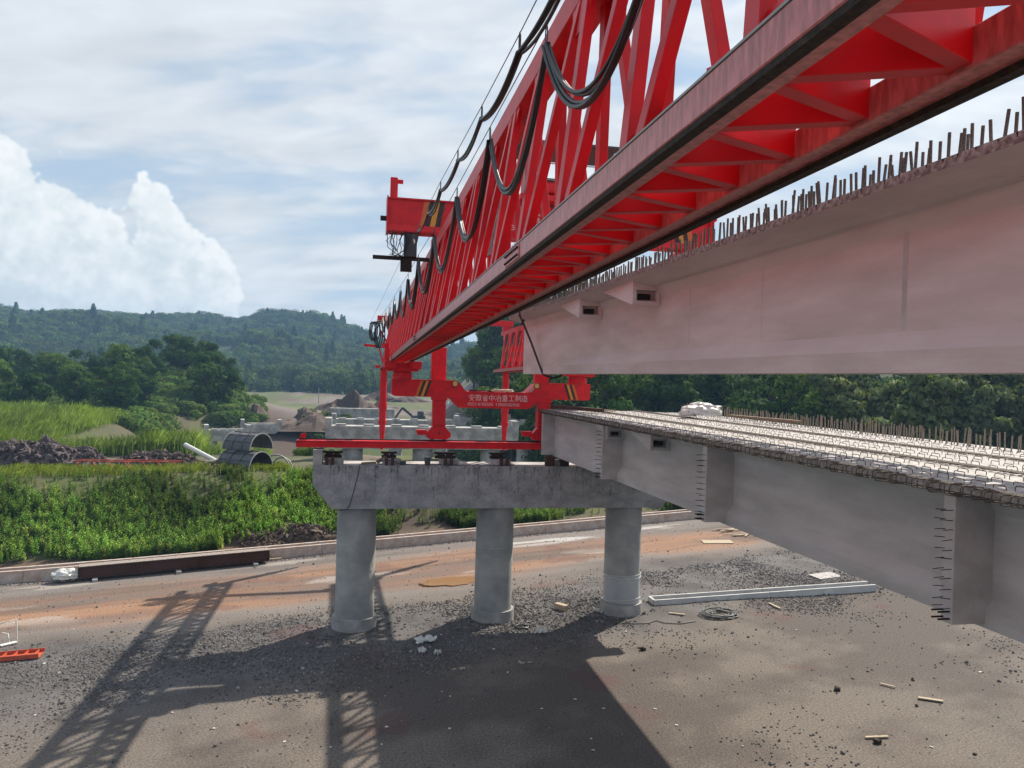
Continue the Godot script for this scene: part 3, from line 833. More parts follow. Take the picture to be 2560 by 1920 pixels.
func build_support():
	var t := thing("cross_beam_support", "red cranked cross beam with white Chinese lettering on two legs", "gantry support")
	var b := MB.new()
	var y := EYE.y
	var o := PackedVector2Array([Vector2(1.78, y - 0.78), Vector2(1.9, y - 0.85), Vector2(4.12, y - 0.85), Vector2(4.3, y - 0.95), Vector2(4.55, y - 1.22), Vector2(4.68, y - 1.28), Vector2(7.62, y - 1.28), Vector2(7.8, y - 1.2), Vector2(8.1, y - 0.92), Vector2(8.25, y - 0.85),
		Vector2(10.28, y - 0.85), Vector2(10.4, y - 0.78), Vector2(10.4, y - 0.16), Vector2(8.05, y - 0.16), Vector2(7.9, y - 0.2), Vector2(7.55, y - 0.55), Vector2(7.4, y - 0.61), Vector2(5.0, y - 0.61), Vector2(4.87, y - 0.55), Vector2(4.62, y - 0.22), Vector2(4.45, y - 0.16), Vector2(1.78, y - 0.16)])
	b.prism(o, Transform3D(Basis.IDENTITY, Vector3(0, 0, -34.35)), 0.8)
	var bp := put("cross_beam", b, M.red_paint, t)
	for q in [[1.78, 4.45, -0.145], [5.0, 7.4, -0.595], [8.05, 10.4, -0.145]]:
		var f := MB.new()
		f.box(Vector3((q[0] + q[1]) * 0.5, y + q[2], -33.95), Vector3(q[1] - q[0], 0.03, 0.86))
		put("top_plate", f, M.red_paint, bp)
	lettering(["an", "hui", "sheng", "zhong", "ye", "chong", "gong", "zhi", "zao"], Vector3(5.02, y - 0.97, -33.548), 0.27, 0.288, bp)
	digits("0553-8768586  13858582958", Vector3(4.98, y - 1.115, -33.545), 0.125, bp)
	stripes(bp, 2.75, y - 0.83, y - 0.18, -33.549, 0.22, 0.115, ["stripe_orange", "stripe_black", "stripe_yellow", "stripe_black"])
	stripes(bp, 9.42, y - 0.83, y - 0.18, -33.549, -0.22, 0.115, ["stripe_black", "stripe_yellow", "stripe_black", "stripe_orange"])
	for s in 2:
		var st := MB.new()
		var a := Vector3(7.58 + s * 0.12, y - 0.57 + s * 0.02, -33.55)
		st.bar(a, a + Vector3(0.33, 0.34, 0), 0.008, 0.035, Vector3(-0.34, 0.33, 0))
		put("pipe", st, M.cream, bp)
	for x in [4.42, 7.98]:
		var lp := MB.new()
		lp.cone(Vector3(x, y - 0.27, -33.549), Vector3(x, y - 0.27, -33.5), 0.125, 0.125, 24)
		var l := put("work_lamp", lp, M.dark_grey, bp)
		var gl := MB.new()
		gl.cone(Vector3(x, y - 0.27, -33.501), Vector3(x, y - 0.27, -33.485), 0.105, 0.095, 24)
		put("lens", gl, M.lens_amber, l)
	# legs
	for q in [[3.79, 0.3], [8.35, -0.3]]:
		var x: float = q[0]
		var up := MB.new()
		up.box(Vector3(x, y + 0.56, -34.32), Vector3(0.62, 1.42, 0.46), Basis.IDENTITY, 0.02)
		up.box(Vector3(x, y - 0.5, -34.32), Vector3(0.6, 0.7, 0.44))
		var lg := put("leg", up, M.red_paint, t)
		var lo := MB.new()
		lo.box(Vector3(x, y - 1.45, -33.8), Vector3(0.54, 1.24, 0.5), Basis.IDENTITY, 0.015)
		lo.box(Vector3(x, y - 0.92, -33.8), Vector3(0.64, 0.14, 0.6), Basis.IDENTITY, 0.01)
		lo.box(Vector3(x, y - 2.0, -33.8), Vector3(0.6, 0.06, 0.56))
		put("lower_leg", lo, M.red_paint, lg)
		var bg := MB.new()
		bg.prism(PackedVector2Array([Vector2(-0.2, 0.62), Vector2(0.2, 0.62), Vector2(0.42, 0.36), Vector2(0.52, 0.26), Vector2(0.52, 0.1), Vector2(0.36, 0.0), Vector2(-0.36, 0.0), Vector2(-0.52, 0.1), Vector2(-0.52, 0.26), Vector2(-0.42, 0.36)]), Transform3D(Basis.IDENTITY, Vector3(x, y - 2.64, -34.0)), 0.4)
		var bo := put("bogie", bg, M.red_paint, t)
		for dx in [-0.25, 0.25]:
			var wm := MB.new()
			wm.cone(Vector3(x + dx, y - 2.58, -33.92), Vector3(x + dx, y - 2.58, -33.68), 0.1, 0.1, 18)
			put("wheel", wm, M.rust_dark, bo)
			var ax := MB.new()
			ax.cone(Vector3(x + dx, y - 2.48, -33.6), Vector3(x + dx, y - 2.48, -33.585), 0.06, 0.06, 14)
			put("axle_cap", ax, M.red_paint, bo)
		var hole := MB.new()
		hole.cone(Vector3(x + 0.02, y - 2.38, -33.6), Vector3(x + 0.02, y - 2.38, -33.59), 0.045, 0.045, 14)
		put("pin", hole, M.stripe_black, bo)
		var mo := MB.new()
		mo.prism(PackedVector2Array([Vector2(-0.95, 0.34), Vector2(-0.5, 0.34), Vector2(-0.5, 0.14), Vector2(-0.86, 0.12)]), Transform3D(Basis.IDENTITY, Vector3(x, y - 2.6, -33.95)), 0.3)
		put("motor_box", mo, M.red_paint, bo)
	# turntables that carry the trusses
	for q in [[2.2, 0.0], [9.88, 0.0]]:
		var x: float = q[0]
		var tt := MB.new()
		tt.cone(Vector3(x, y - 0.13, -33.8), Vector3(x, y - 0.02, -33.8), 0.4, 0.42, 28)
		tt.cone(Vector3(x, y - 0.02, -33.8), Vector3(x, y + 0.02, -33.8), 0.44, 0.44, 28)
		tt.cone(Vector3(x, y + 0.02, -33.8), Vector3(x, y + 0.2, -33.8), 0.42, 0.36, 28)
		var tp := put("turntable", tt, M.red_paint, t)
		var pn := MB.new()
		pn.box(Vector3(x, y + 0.25, -33.8), Vector3(1.3, 0.12, 0.9), Basis.IDENTITY, 0.02)
		for k in 9: pn.box(Vector3(x - 0.5 + k * 0.125, y + 0.16, -33.42), Vector3(0.012, 0.1, 0.1))
		put("base_plate", pn, M.red_paint, tp)
		for dx in [-0.52, 0.52]:
			var rb := MB.new()
			rb.box(Vector3(x + dx, y + 0.46, -33.8), Vector3(0.5, 0.32, 1.1), Basis.IDENTITY, 0.015)
			put("roller_box", rb, M.red_paint, tp)
		var mid := MB.new()
		mid.box(Vector3(x, y + 0.42, -33.85), Vector3(0.56, 0.24, 0.8))
		put("cradle", mid, M.red_paint, tp)
		if x < 5.0:
			var po := MB.new()
			po.box(Vector3(x - 0.66, y + 0.72, -33.6), Vector3(0.2, 0.86, 0.24), Basis.IDENTITY, 0.01)
			po.cone(Vector3(x - 0.72, y + 1.14, -33.6), Vector3(x - 0.72, y + 1.34, -33.6), 0.17, 0.17, 18)
			put("guide_post", po, M.red_paint, tp)

	# transverse rail on the cap
	var r := thing("transverse_rail", "long red I-beam rail lying across the top of the stained pier", "rail beam")
	var rm := MB.new()
	rm.box(rel(7.0, -2.985, -33.62), Vector3(18.0, 0.035, 0.72))
	rm.box(rel(7.0, -2.865, -33.5), Vector3(18.0, 0.206, 0.03))
	rm.box(rel(7.0, -2.865, -33.88), Vector3(18.0, 0.206, 0.03))
	rm.box(rel(7.0, -2.745, -33.64), Vector3(18.0, 0.034, 0.68))
	put("beam", rm, M.red_paint, r)
	var wf := MB.new()
	wf.box(rel(7.0, -2.865, -33.34), Vector3(17.99, 0.204, 0.012))
	put("side_plate", wf, M.red_paint, r)
	var tr := MB.new()
	tr.box(rel(7.0, -2.705, -33.8), Vector3(17.9, 0.045, 0.09))
	put("rail_head", tr, M.rust_dark, r)
	var sp := MB.new()
	sp.prism(PackedVector2Array([Vector2(0, 0), Vector2(0.26, 0), Vector2(0.26, 0.27), Vector2(0.06, 0.22)]), Transform3D(Basis.IDENTITY, rel(-1.93, -2.727, -33.98)), 0.1)
	put("end_stop", sp, M.red_paint, r)
	var ep := MB.new()
	ep.box(rel(-2.013, -2.865, -33.64), Vector3(0.024, 0.24, 0.66))
	put("end_plate", ep, M.red_paint, r)

func build_crane():
	var y := EYE.y
	var z := -22.0
	var t := thing("overhead_crane", "red box-beam crane with winch and canopy riding on the trusses", "crane")
	var b := MB.new()
	b.prism(PackedVector2Array([Vector2(-0.26, 4.82), Vector2(0.26, 4.82), Vector2(0.26, 4.78), Vector2(0.2, 4.78), Vector2(0.2, 4.1), Vector2(0.3, 3.94), Vector2(0.3, 3.9), Vector2(-0.3, 3.9), Vector2(-0.3, 3.94), Vector2(-0.2, 4.1), Vector2(-0.2, 4.78), Vector2(-0.26, 4.78)]), Transform3D(Basis(Vector3(0, 0, 1), Vector3.UP, Vector3(-1, 0, 0)), Vector3(10.42, y, z)), 9.5)
	var bp := put("box_beam", b, M.red_paint, t)
	var ra := MB.new()
	ra.box(Vector3(5.7, y + 4.845, z), Vector3(9.2, 0.05, 0.08))
	put("crane_rail", ra, M.rust_dark, bp)
	for x in [0.95, 10.3]:
		var e := MB.new()
		e.box(Vector3(x - 0.045, y + 4.36, z), Vector3(0.03, 0.98, 0.64))
		put("end_plate", e, M.red_paint, bp)
		var p := MB.new()
		p.box(Vector3(x + 0.12, y + 5.1, z + 0.1), Vector3(0.2, 0.56, 0.12), Basis.IDENTITY, 0.01)
		p.cone(Vector3(x + 0.22, y + 5.28, z + 0.1), Vector3(x + 0.36, y + 5.28, z + 0.1), 0.06, 0.06, 12)
		put("end_buffer", p, M.red_paint, bp)
		var q := MB.new()
		q.cone(Vector3(x - 0.06, y + 4.28, z), Vector3(x - 0.22, y + 4.28, z), 0.07, 0.07, 12)
		put("buffer", q, M.rust_dark, bp)
	stripes(bp, 1.78, y + 4.1, y + 4.78, z + 0.201, 0.12, 0.14, ["stripe_orange", "stripe_black", "stripe_yellow", "stripe_black"])
	stripes(bp, 9.2, y + 4.1, y + 4.78, z + 0.201, -0.12, 0.14, ["stripe_black", "stripe_yellow", "stripe_black", "stripe_orange"])
	lettering(["an", "hui", "sheng", "zhong", "ye", "chong", "gong"], Vector3(4.0, y + 4.35, z + 0.202), 0.34, 0.42, bp)
	digits("0553-8768586", Vector3(4.0, y + 4.22, z + 0.205), 0.14, bp)
	for x in [2.35, 9.55]:
		var c := MB.new()
		c.box(Vector3(x, y + 3.64, z), Vector3(0.34, 0.5, 1.3), Basis.IDENTITY, 0.02)
		var cp := put("end_carriage", c, M.red_paint, t)
		for dz in [-0.45, 0.45]:
			var w := MB.new()
			w.cone(Vector3(x - 0.08, y + 3.2, z + dz), Vector3(x + 0.08, y + 3.2, z + dz), 0.15, 0.15, 20)
			put("wheel", w, M.rust_dark, cp)
	# electric cabinet and its arm
	var cab := MB.new()
	cab.box(Vector3(1.55, y + 3.55, z + 0.1), Vector3(0.34, 0.62, 0.3), Basis.IDENTITY, 0.01)
	put("cabinet", cab, M.dark_grey, t)
	var arm := MB.new()
	arm.bar(Vector3(0.55, y + 3.2, z + 0.1), Vector3(2.1, y + 3.2, z + 0.1), 0.16, 0.09)
	arm.box(Vector3(1.45, y + 3.0, z + 0.1), Vector3(0.3, 0.3, 0.2))
	put("cable_arm", arm, M.rust_dark, t)
	var mess := MB.new()
	rng.seed = 9
	for k in 7:
		var p := PackedVector3Array()
		for s in 9: p.append(Vector3(0.95 + rng.randf_range(-0.12, 0.22) + s * 0.05, y + lerpf(3.9, 3.2, sin(s / 8.0 * PI)) + rng.randf_range(-0.05, 0.05), z + 0.3 + rng.randf_range(-0.06, 0.06)))
		mess.tube(p, 0.011, 5)
	put("loose_wires", mess, M.black_rubber, t)
	# trolley with the winch
	var w := thing("winch_trolley", "red winch trolley under a dark canopy on top of the crane beam", "winch")
	var f := MB.new()
	f.box(Vector3(5.8, y + 5.0, z), Vector3(2.7, 0.16, 1.5), Basis.IDENTITY, 0.01)
	for x in [4.8, 6.8]:
		f.box(Vector3(x, y + 4.92, z - 0.55), Vector3(0.2, 0.2, 0.2))
		f.box(Vector3(x, y + 4.92, z + 0.55), Vector3(0.2, 0.2, 0.2))
	put("frame", f, M.red_paint, w)
	var dr := MB.new()
	dr.cone(Vector3(5.0, y + 5.42, z), Vector3(6.6, y + 5.42, z), 0.3, 0.3, 28)
	put("drum", dr, M.rust_dark, w)
	for x in [4.95, 6.65]:
		var g := MB.new()
		g.cone(Vector3(x - 0.04, y + 5.42, z), Vector3(x + 0.04, y + 5.42, z), 0.42, 0.42, 28)
		put("drum_flange", g, M.red_paint, w)
	var mt := MB.new()
	mt.box(Vector3(4.72, y + 5.5, z + 0.5), Vector3(0.36, 0.8, 0.4), Basis.IDENTITY, 0.03)
	mt.cone(Vector3(5.0, y + 5.3, z + 0.6), Vector3(5.6, y + 5.3, z + 0.6), 0.17, 0.17, 18)
	put("gearbox", mt, M.red_paint, w)
	var hs := MB.new()
	hs.cone(Vector3(6.6, y + 5.5, z + 0.35), Vector3(7.35, y + 5.5, z + 0.35), 0.34, 0.34, 24)
	put("motor_housing", hs, M.red_paint, w)
	for q in [[4.55, 0.72], [7.2, 0.72], [4.55, -0.72], [7.2, -0.72]]:
		var po := MB.new()
		po.cone(Vector3(q[0], y + 5.05, z + q[1]), Vector3(q[0], y + 6.5, z + q[1]), 0.022, 0.022, 8)
		put("canopy_post", po, M.galvanised, w)
	for yy in [5.5, 5.95]:
		var h := MB.new()
		h.tube(PackedVector3Array([Vector3(4.55, y + yy, z + 0.72), Vector3(7.2, y + yy, z + 0.72)]), 0.016, 6)
		put("hand_rail", h, M.galvanised, w)
	var cn := MB.new()
	cn.prism(PackedVector2Array([Vector2(-0.95, 0), Vector2(0.0, 0.14), Vector2(0.95, 0), Vector2(0.95, 0.05), Vector2(0, 0.2), Vector2(-0.95, 0.05)]), Transform3D(Basis(Vector3(0, 0, 1), Vector3.UP, Vector3(-1, 0, 0)), Vector3(7.35, y + 6.45, z)), 2.95)
	put("canopy", cn, M.dark_grey, w)
	for s in [-1, 1]:
		for e in [-1, 1]:
			var rp := MB.new()
			rp.tube(PackedVector3Array([Vector3(5.8 + s * 0.5, y + 5.2, z + e * 0.35), Vector3(6.28 + s * 0.55, y + 2.2, z + e * 0.35)]), 0.014, 6)
			put("hoist_rope", rp, M.wire, w)
	# sling round the front of the hanging girder
	var sl := thing("lifting_sling", "black wire sling passed under the front of the hanging girder", "sling")
	var sm := MB.new()
	var a := rel(5.4, 2.7, -25.0)
	var pts := PackedVector3Array([rel(5.42, 2.75, -25.5), rel(5.40, 2.3, -25.45), rel(5.41, 2.05, -25.4), rel(5.52, 1.8, -25.3), rel(5.72, 1.2, -25.0), rel(5.99, 0.24, -24.5), rel(6.03, 0.16, -24.45), rel(6.28, 0.06, -24.2), rel(6.5, 0.14, -24.1), rel(6.57, 0.24, -24.1), rel(7.2, 2.1, -24.3), rel(7.26, 2.6, -24.3)])
	sm.tube(pts, 0.036, 8)
	put("rope", sm, M.black_rubber, sl)
	var sh := MB.new()
	sh.box(rel(5.49, 1.86, -25.33), Vector3(0.09, 0.2, 0.12), Basis(Vector3.BACK, -0.3), 0.02)
	put("clamp", sh, M.black_rubber, sl)

func build_festoon():
	rng.seed = 8
	var y := EYE.y
	# messenger wire 2 with deep loops, wire 1 with the cable bundle laced to it
	var hooks2: Array[Vector3] = []
	var ph := [[1366.6, 72], [1225.5, 325.5], [1143, 474], [1087, 576], [1046.5, 641], [1020.7, 687.5], [1002.5, 717], [986.8, 742], [975, 761], [965, 775], [957, 786]]
	hooks2.append(Vector3(1.56, y + 3.0, 2.5)); hooks2.append(Vector3(1.56, y + 2.99, -0.55)); hooks2.append(Vector3(1.56, y + 2.98, -3.6))
	for k in ph.size(): hooks2.append(at_z(ph[k][0], ph[k][1], -6.6 - k * 3.15))
	var t := thing("festoon_cable", "bundle of black cables hanging in deep loops beside the truss", "cable")
	for c in 5:
		var m := MB.new()
		for k in hooks2.size() - 1:
			var off := Vector3(rng.randf_range(-0.03, 0.03), rng.randf_range(-0.02, 0.02) - 0.13, rng.randf_range(-0.02, 0.02))
			m.tube(catenary(hooks2[k] + off, hooks2[k + 1] + off, (0.92 + rng.randf_range(-0.07, 0.06)) * (1.0 if k < 9 else 0.8), 22), 0.0165, 6)
		put("cable", m, M.black_rubber, t)
	for h in hooks2:
		var m := MB.new()
		var p := PackedVector3Array()
		for k in 10: p.append(h + Vector3(0, sin(TAU * k / 10.0) * 0.1 - 0.06, cos(TAU * k / 10.0) * 0.035))
		m.tube(p, 0.006, 4, true)
		put("hook_ring", m, M.wire, t)
	var end_arm := at_z(926, 807, -47.5)
	var w2 := thing("messenger_wire", "thin steel wire the looped cables hang from", "wire", Vector3.ZERO, "wires along the truss")
	var m2 := MB.new()
	var p2 := PackedVector3Array()
	for h in hooks2: p2.append(h + Vector3(0, 0.045, 0))
	p2.append(end_arm + Vector3(0.25, 0.05, 0))
	m2.tube(p2, 0.006, 4)
	put("strand", m2, M.wire, w2)
	var hooks1: Array[Vector3] = [Vector3(1.32, y + 2.78, 0.3), Vector3(1.31, y + 2.8, -2.4), Vector3(1.31, y + 2.81, -4.6)]
	for q in [[1299.7, 97.7, -6.45], [1205, 275, -8.46], [1145, 383.4, -10.5], [1101.8, 461, -12.68], [1071, 521, -15.2], [1046, 566, -18.2], [1034, 590, -20.8]]: hooks1.append(at_z(q[0], q[1], q[2]))
	var t1 := thing("laced_cable", "twisted black cable bundle laced to the outer wire, leading to the crane", "cable")
	for c in 6:
		var m := MB.new()
		for k in hooks1.size() - 1:
			var off := Vector3(rng.randf_range(-0.03, 0.03), rng.randf_range(-0.03, 0.03) - 0.08, 0)
			m.tube(catenary(hooks1[k] + off * 0.6 - Vector3(0, 0.05, 0), hooks1[k + 1] + off * 0.6 - Vector3(0, 0.05, 0), rng.randf_range(0.07, 0.15) if k < 8 else 0.2, 12), 0.015, 5)
		put("cable", m, M.black_rubber, t1)
	for h in hooks1:
		var m := MB.new()
		var p := PackedVector3Array()
		for k in 10: p.append(h + Vector3(0, sin(TAU * k / 10.0) * 0.08 - 0.02, cos(TAU * k / 10.0) * 0.03))
		m.tube(p, 0.006, 4, true)
		put("hook_ring", m, M.wire, t1)
	var w1 := thing("messenger_wire", "outermost thin steel wire running to the arm at the truss tip", "wire", Vector3.ZERO, "wires along the truss")
	var m1 := MB.new()
	var p1 := PackedVector3Array()
	for h in hooks1: p1.append(h + Vector3(0, 0.05, 0))
	p1.append(end_arm)
	m1.tube(p1, 0.005, 4)
	put("strand", m1, M.wire, w1)
	var ar := thing("cable_arm", "small steel arm with a hank of black cable at the truss tip", "bracket")
	var am := MB.new()
	am.bar(end_arm + Vector3(-0.05, -0.03, 0), end_arm + Vector3(1.5, -0.03, 0), 0.05, 0.05)
	put("arm", am, M.rust_dark, ar)
	var br := MB.new()
	br.bar(at_z(951, 826, -47.4), at_z(975, 870, -47.4), 0.1, 0.1)
	br.bar(at_z(948, 870, -47.4), at_z(957, 905, -47.4), 0.08, 0.08)
	br.bar(at_z(910, 862, -47.4), at_z(945, 866, -47.4), 0.14, 0.14)
	put("brace", br, M.red_paint, ar)
	for k in 6:
		var hk := MB.new()
		var p := PackedVector3Array()
		var hx := 0.12 + k * 0.1
		var hl := 0.9 if k < 3 else 1.3
		for s in 22: p.append(end_arm + Vector3(hx + cos(TAU * s / 22.0) * (0.17 + 0.03 * (k % 3)), -0.05 - hl * 0.5 * 0.95 + sin(TAU * s / 22.0) * hl * 0.6, 0.05 + k * 0.03 + 0.04 * sin(s * 0.9)))
		hk.tube(p, 0.035, 6, true)
		put("cable_hank", hk, M.black_rubber, ar)

# ---------------------------------------------------------------- ground
func mixc(a: Color, b: Color, t: float) -> Color:
	return a.lerp(b, clampf(t, 0.0, 1.0))
func ground_colour(x: float, z: float) -> Color:
	var w := road_w(x, z)
	var s := road_s(x, z)
	var n1 := nz.get_noise_2d(x * 1.2 + 300.0, z * 1.2)
	var n2 := nz.get_noise_2d(x * 6.0, z * 6.0 + 70.0)
	var n3 := nf.get_noise_2d(x * 20.0, z * 20.0)
	var st := nz.get_noise_2d(s * 0.7 + 20.0, w * 6.0)
	var soil := mixc(Color(0.112, 0.092, 0.080), Color(0.188, 0.160, 0.136), 0.52 + n1 * 1.5 + n2 * 0.8 + n3 * 0.35 + nz.get_noise_2d(s * 0.9 - 60.0, w * 5.0) * 0.9)
	if w > 0.9:
		var bank := mixc(Color(0.10, 0.075, 0.055), Color(0.17, 0.11, 0.075), 0.5 + n2)
		var green := mixc(Color(0.055, 0.085, 0.022), Color(0.11, 0.13, 0.035), 0.5 + n1 + n2 * 0.5)
		var far_dirt := mixc(Color(0.11, 0.075, 0.062), Color(0.20, 0.17, 0.15), 0.5 + n1 * 1.5)
		if z < -98.0 and x > -13.0 - (-z - 98.0) * 0.03 and x < 17.0 + (-z - 98.0) * 0.14: return mixc(far_dirt, green * 1.2, smoothstep(0.02, 0.2, nz.get_noise_2d(x * 0.8 + 77.0, z * 0.5)))
		if w > 9.0 and w < 26.0 and x < 4.0:
			return mixc(green, mixc(Color(0.14, 0.10, 0.075), Color(0.22, 0.17, 0.13), 0.5 + n2), 0.55 + n1 * 1.5)
		if w < 2.2: return bank
		if z < -66.0: return mixc(bank, green, 0.85 + n1 * 1.2)
		return mixc(bank * 0.8, green, 0.7 + n1 * 1.4)
	var c := soil
	var gravel := mixc(Color(0.095, 0.088, 0.086), Color(0.16, 0.15, 0.148), 0.5 + n2 * 1.2 + n3 * 0.4)
	c = mixc(c, gravel, smoothstep(-20.5, -17.0, w + n1 * 4.0) * (1.0 - smoothstep(-12.5, -9.5, w + n1 * 3.0)))
	# haul road: orange mud worn into the grey, drawn out along the way the lorries go
	var orange := mixc(Color(0.25, 0.125, 0.07), Color(0.36, 0.205, 0.125), 0.5 + st * 1.6)
	c = mixc(c, mixc(Color(0.17, 0.145, 0.13), Color(0.24, 0.215, 0.2), 0.5 + st), smoothstep(-11.0, -9.0, w + n1 * 2.0))
	c = mixc(c, orange, smoothstep(-9.6, -7.2, w + n1 * 1.8) * (1.0 - smoothstep(-4.6, -2.4, w + n1 * 1.8)) * clampf(0.82 + st * 1.2, 0.0, 1.0))
	# lime and cement spills
	if s > 27.0: c = mixc(c, Color(0.52, 0.51, 0.49), smoothstep(0.12, 0.3, nz.get_noise_2d(s * 1.1, w * 7.0)) * smoothstep(-3.6, -2.6, w) * (1.0 - smoothstep(-1.6, -0.9, w)))
	c = mixc(c, Color(0.46, 0.42, 0.38), smoothstep(0.30, 0.42, nz.get_noise_2d(s * 1.6 + 7.0, w * 6.0 + 40.0)) * 0.6 * smoothstep(-9.0, -7.0, w))
	c = mixc(c, Color(0.13, 0.04, 0.035), smoothstep(0.42, 0.5, nz.get_noise_2d(x * 2.6 + 5.0, z * 2.6)) * 0.35)
	# wheel tracks
	c = mixc(c, Color(0.10, 0.075, 0.06), smoothstep(0.3, 0.45, absf(nz.get_noise_2d(s * 0.6 + 90.0, w * 9.0))) * 0.4 * smoothstep(-9.5, -7.5, w))
	return c

func axis(from: float, to: float, step: float, reach: float) -> PackedFloat32Array:
	var a := PackedFloat32Array()
	var out := []
	var d := step
	var p := from
	while p > -reach:
		d *= 1.16
		p -= d
		out.append(p)
	out.reverse()
	for q in out: a.append(q)
	p = from
	while p < to:
		a.append(p)
		p += step
	d = step
	while p < reach:
		a.append(p)
		d *= 1.16
		p += d
	return a

func build_ground():
	var xs := axis(-34.0, 36.0, 0.2, 2600.0)
	var zs := axis(-64.0, -16.0, 0.2, 2600.0)
	var m := MB.new()
	var nx := xs.size()
	for z in zs:
		for x in xs:
			m.v.append(Vector3(x, ground_y(x, z) if absf(x) < 400.0 and z > -400.0 and z < 60.0 else 3.0, z))
			m.c.append(ground_colour(x, z) if absf(x) < 400.0 and z > -500.0 else Color(0.06, 0.09, 0.03))
	for j in zs.size():
		for k in nx:
			var a := m.v[j * nx + maxi(k - 1, 0)]; var b := m.v[j * nx + mini(k + 1, nx - 1)]
			var c := m.v[maxi(j - 1, 0) * nx + k]; var d := m.v[mini(j + 1, zs.size() - 1) * nx + k]
			m.n.append((d - c).cross(b - a).normalized())
	for j in zs.size() - 1:
		for k in nx - 1:
			var q := j * nx + k
			m.i.append_array([q, q + 1, q + nx, q + nx, q + 1, q + nx + 1])
	put("ground", m, M.earth).set_meta("kind", "structure")
	# puddle of muddy water in the haul road
	var c0 := on_ground(1132, 1455)
	var pm := MB.new()
	var ring := PackedVector3Array()
	for k in 40:
		var an := TAU * k / 40.0
		var rr := 1.0 + 0.35 * nz.get_noise_2d(cos(an) * 30.0, sin(an) * 30.0)
		ring.append(Vector3(c0.x + cos(an) * 1.55 * rr + sin(an) * 0.15, 0, c0.z - cos(an) * 0.4 + sin(an) * 0.75 * rr))
	var hy := -1e9
	for p in ring: hy = maxf(hy, ground_y(p.x, p.z))
	for k in ring.size():
		var a := ring[k]; var b := ring[(k + 1) % ring.size()]
		pm.tri(Vector3(c0.x, hy + 0.012, c0.z), Vector3(b.x, hy + 0.012, b.z), Vector3(a.x, hy + 0.012, a.z))
		pm.quad(Vector3(a.x, hy - 0.2, a.z), Vector3(a.x, hy + 0.012, a.z), Vector3(b.x, hy + 0.012, b.z), Vector3(b.x, hy - 0.2, b.z))
	put("puddle", pm, M.muddy_water).set_meta("kind", "structure")

func rock_mesh(sd: int, detail := 1) -> ArrayMesh:
	# a rough stone: a cube subdivided and pushed about, edges kept sharp
	var r := RandomNumberGenerator.new()
	r.seed = sd
	var m := MB.new()
	var pt := {}
	var g := func(p: Vector3) -> Vector3:
		var key := str(p.snapped(Vector3.ONE * 0.01))
		if not pt.has(key): pt[key] = p.normalized() * r.randf_range(0.36, 0.62) * Vector3(1.0, 0.7, 0.85)
		return pt[key]
	for ax in 3:
		var u := (ax + 1) % 3
		var w := (ax + 2) % 3
		for sg in [-1.0, 1.0]:
			for a in detail + 1:
				for b in detail + 1:
					var q := []
					for k in [[0, 0], [1, 0], [1, 1], [0, 1]]:
						var e := Vector3.ZERO
						e[ax] = sg; e[u] = (a + k[0]) * 2.0 / (detail + 1) - 1.0; e[w] = (b + k[1]) * 2.0 / (detail + 1) - 1.0
						q.append(g.call(e))
					if sg > 0:
						m.tri(q[0], q[1], q[2]); m.tri(q[0], q[2], q[3])
					else:
						m.tri(q[2], q[1], q[0]); m.tri(q[3], q[2], q[0])
	return m.mesh()

func any_turn() -> Basis:
	return Basis.from_euler(Vector3(rng.randf() * TAU, rng.randf() * TAU, rng.randf() * TAU))

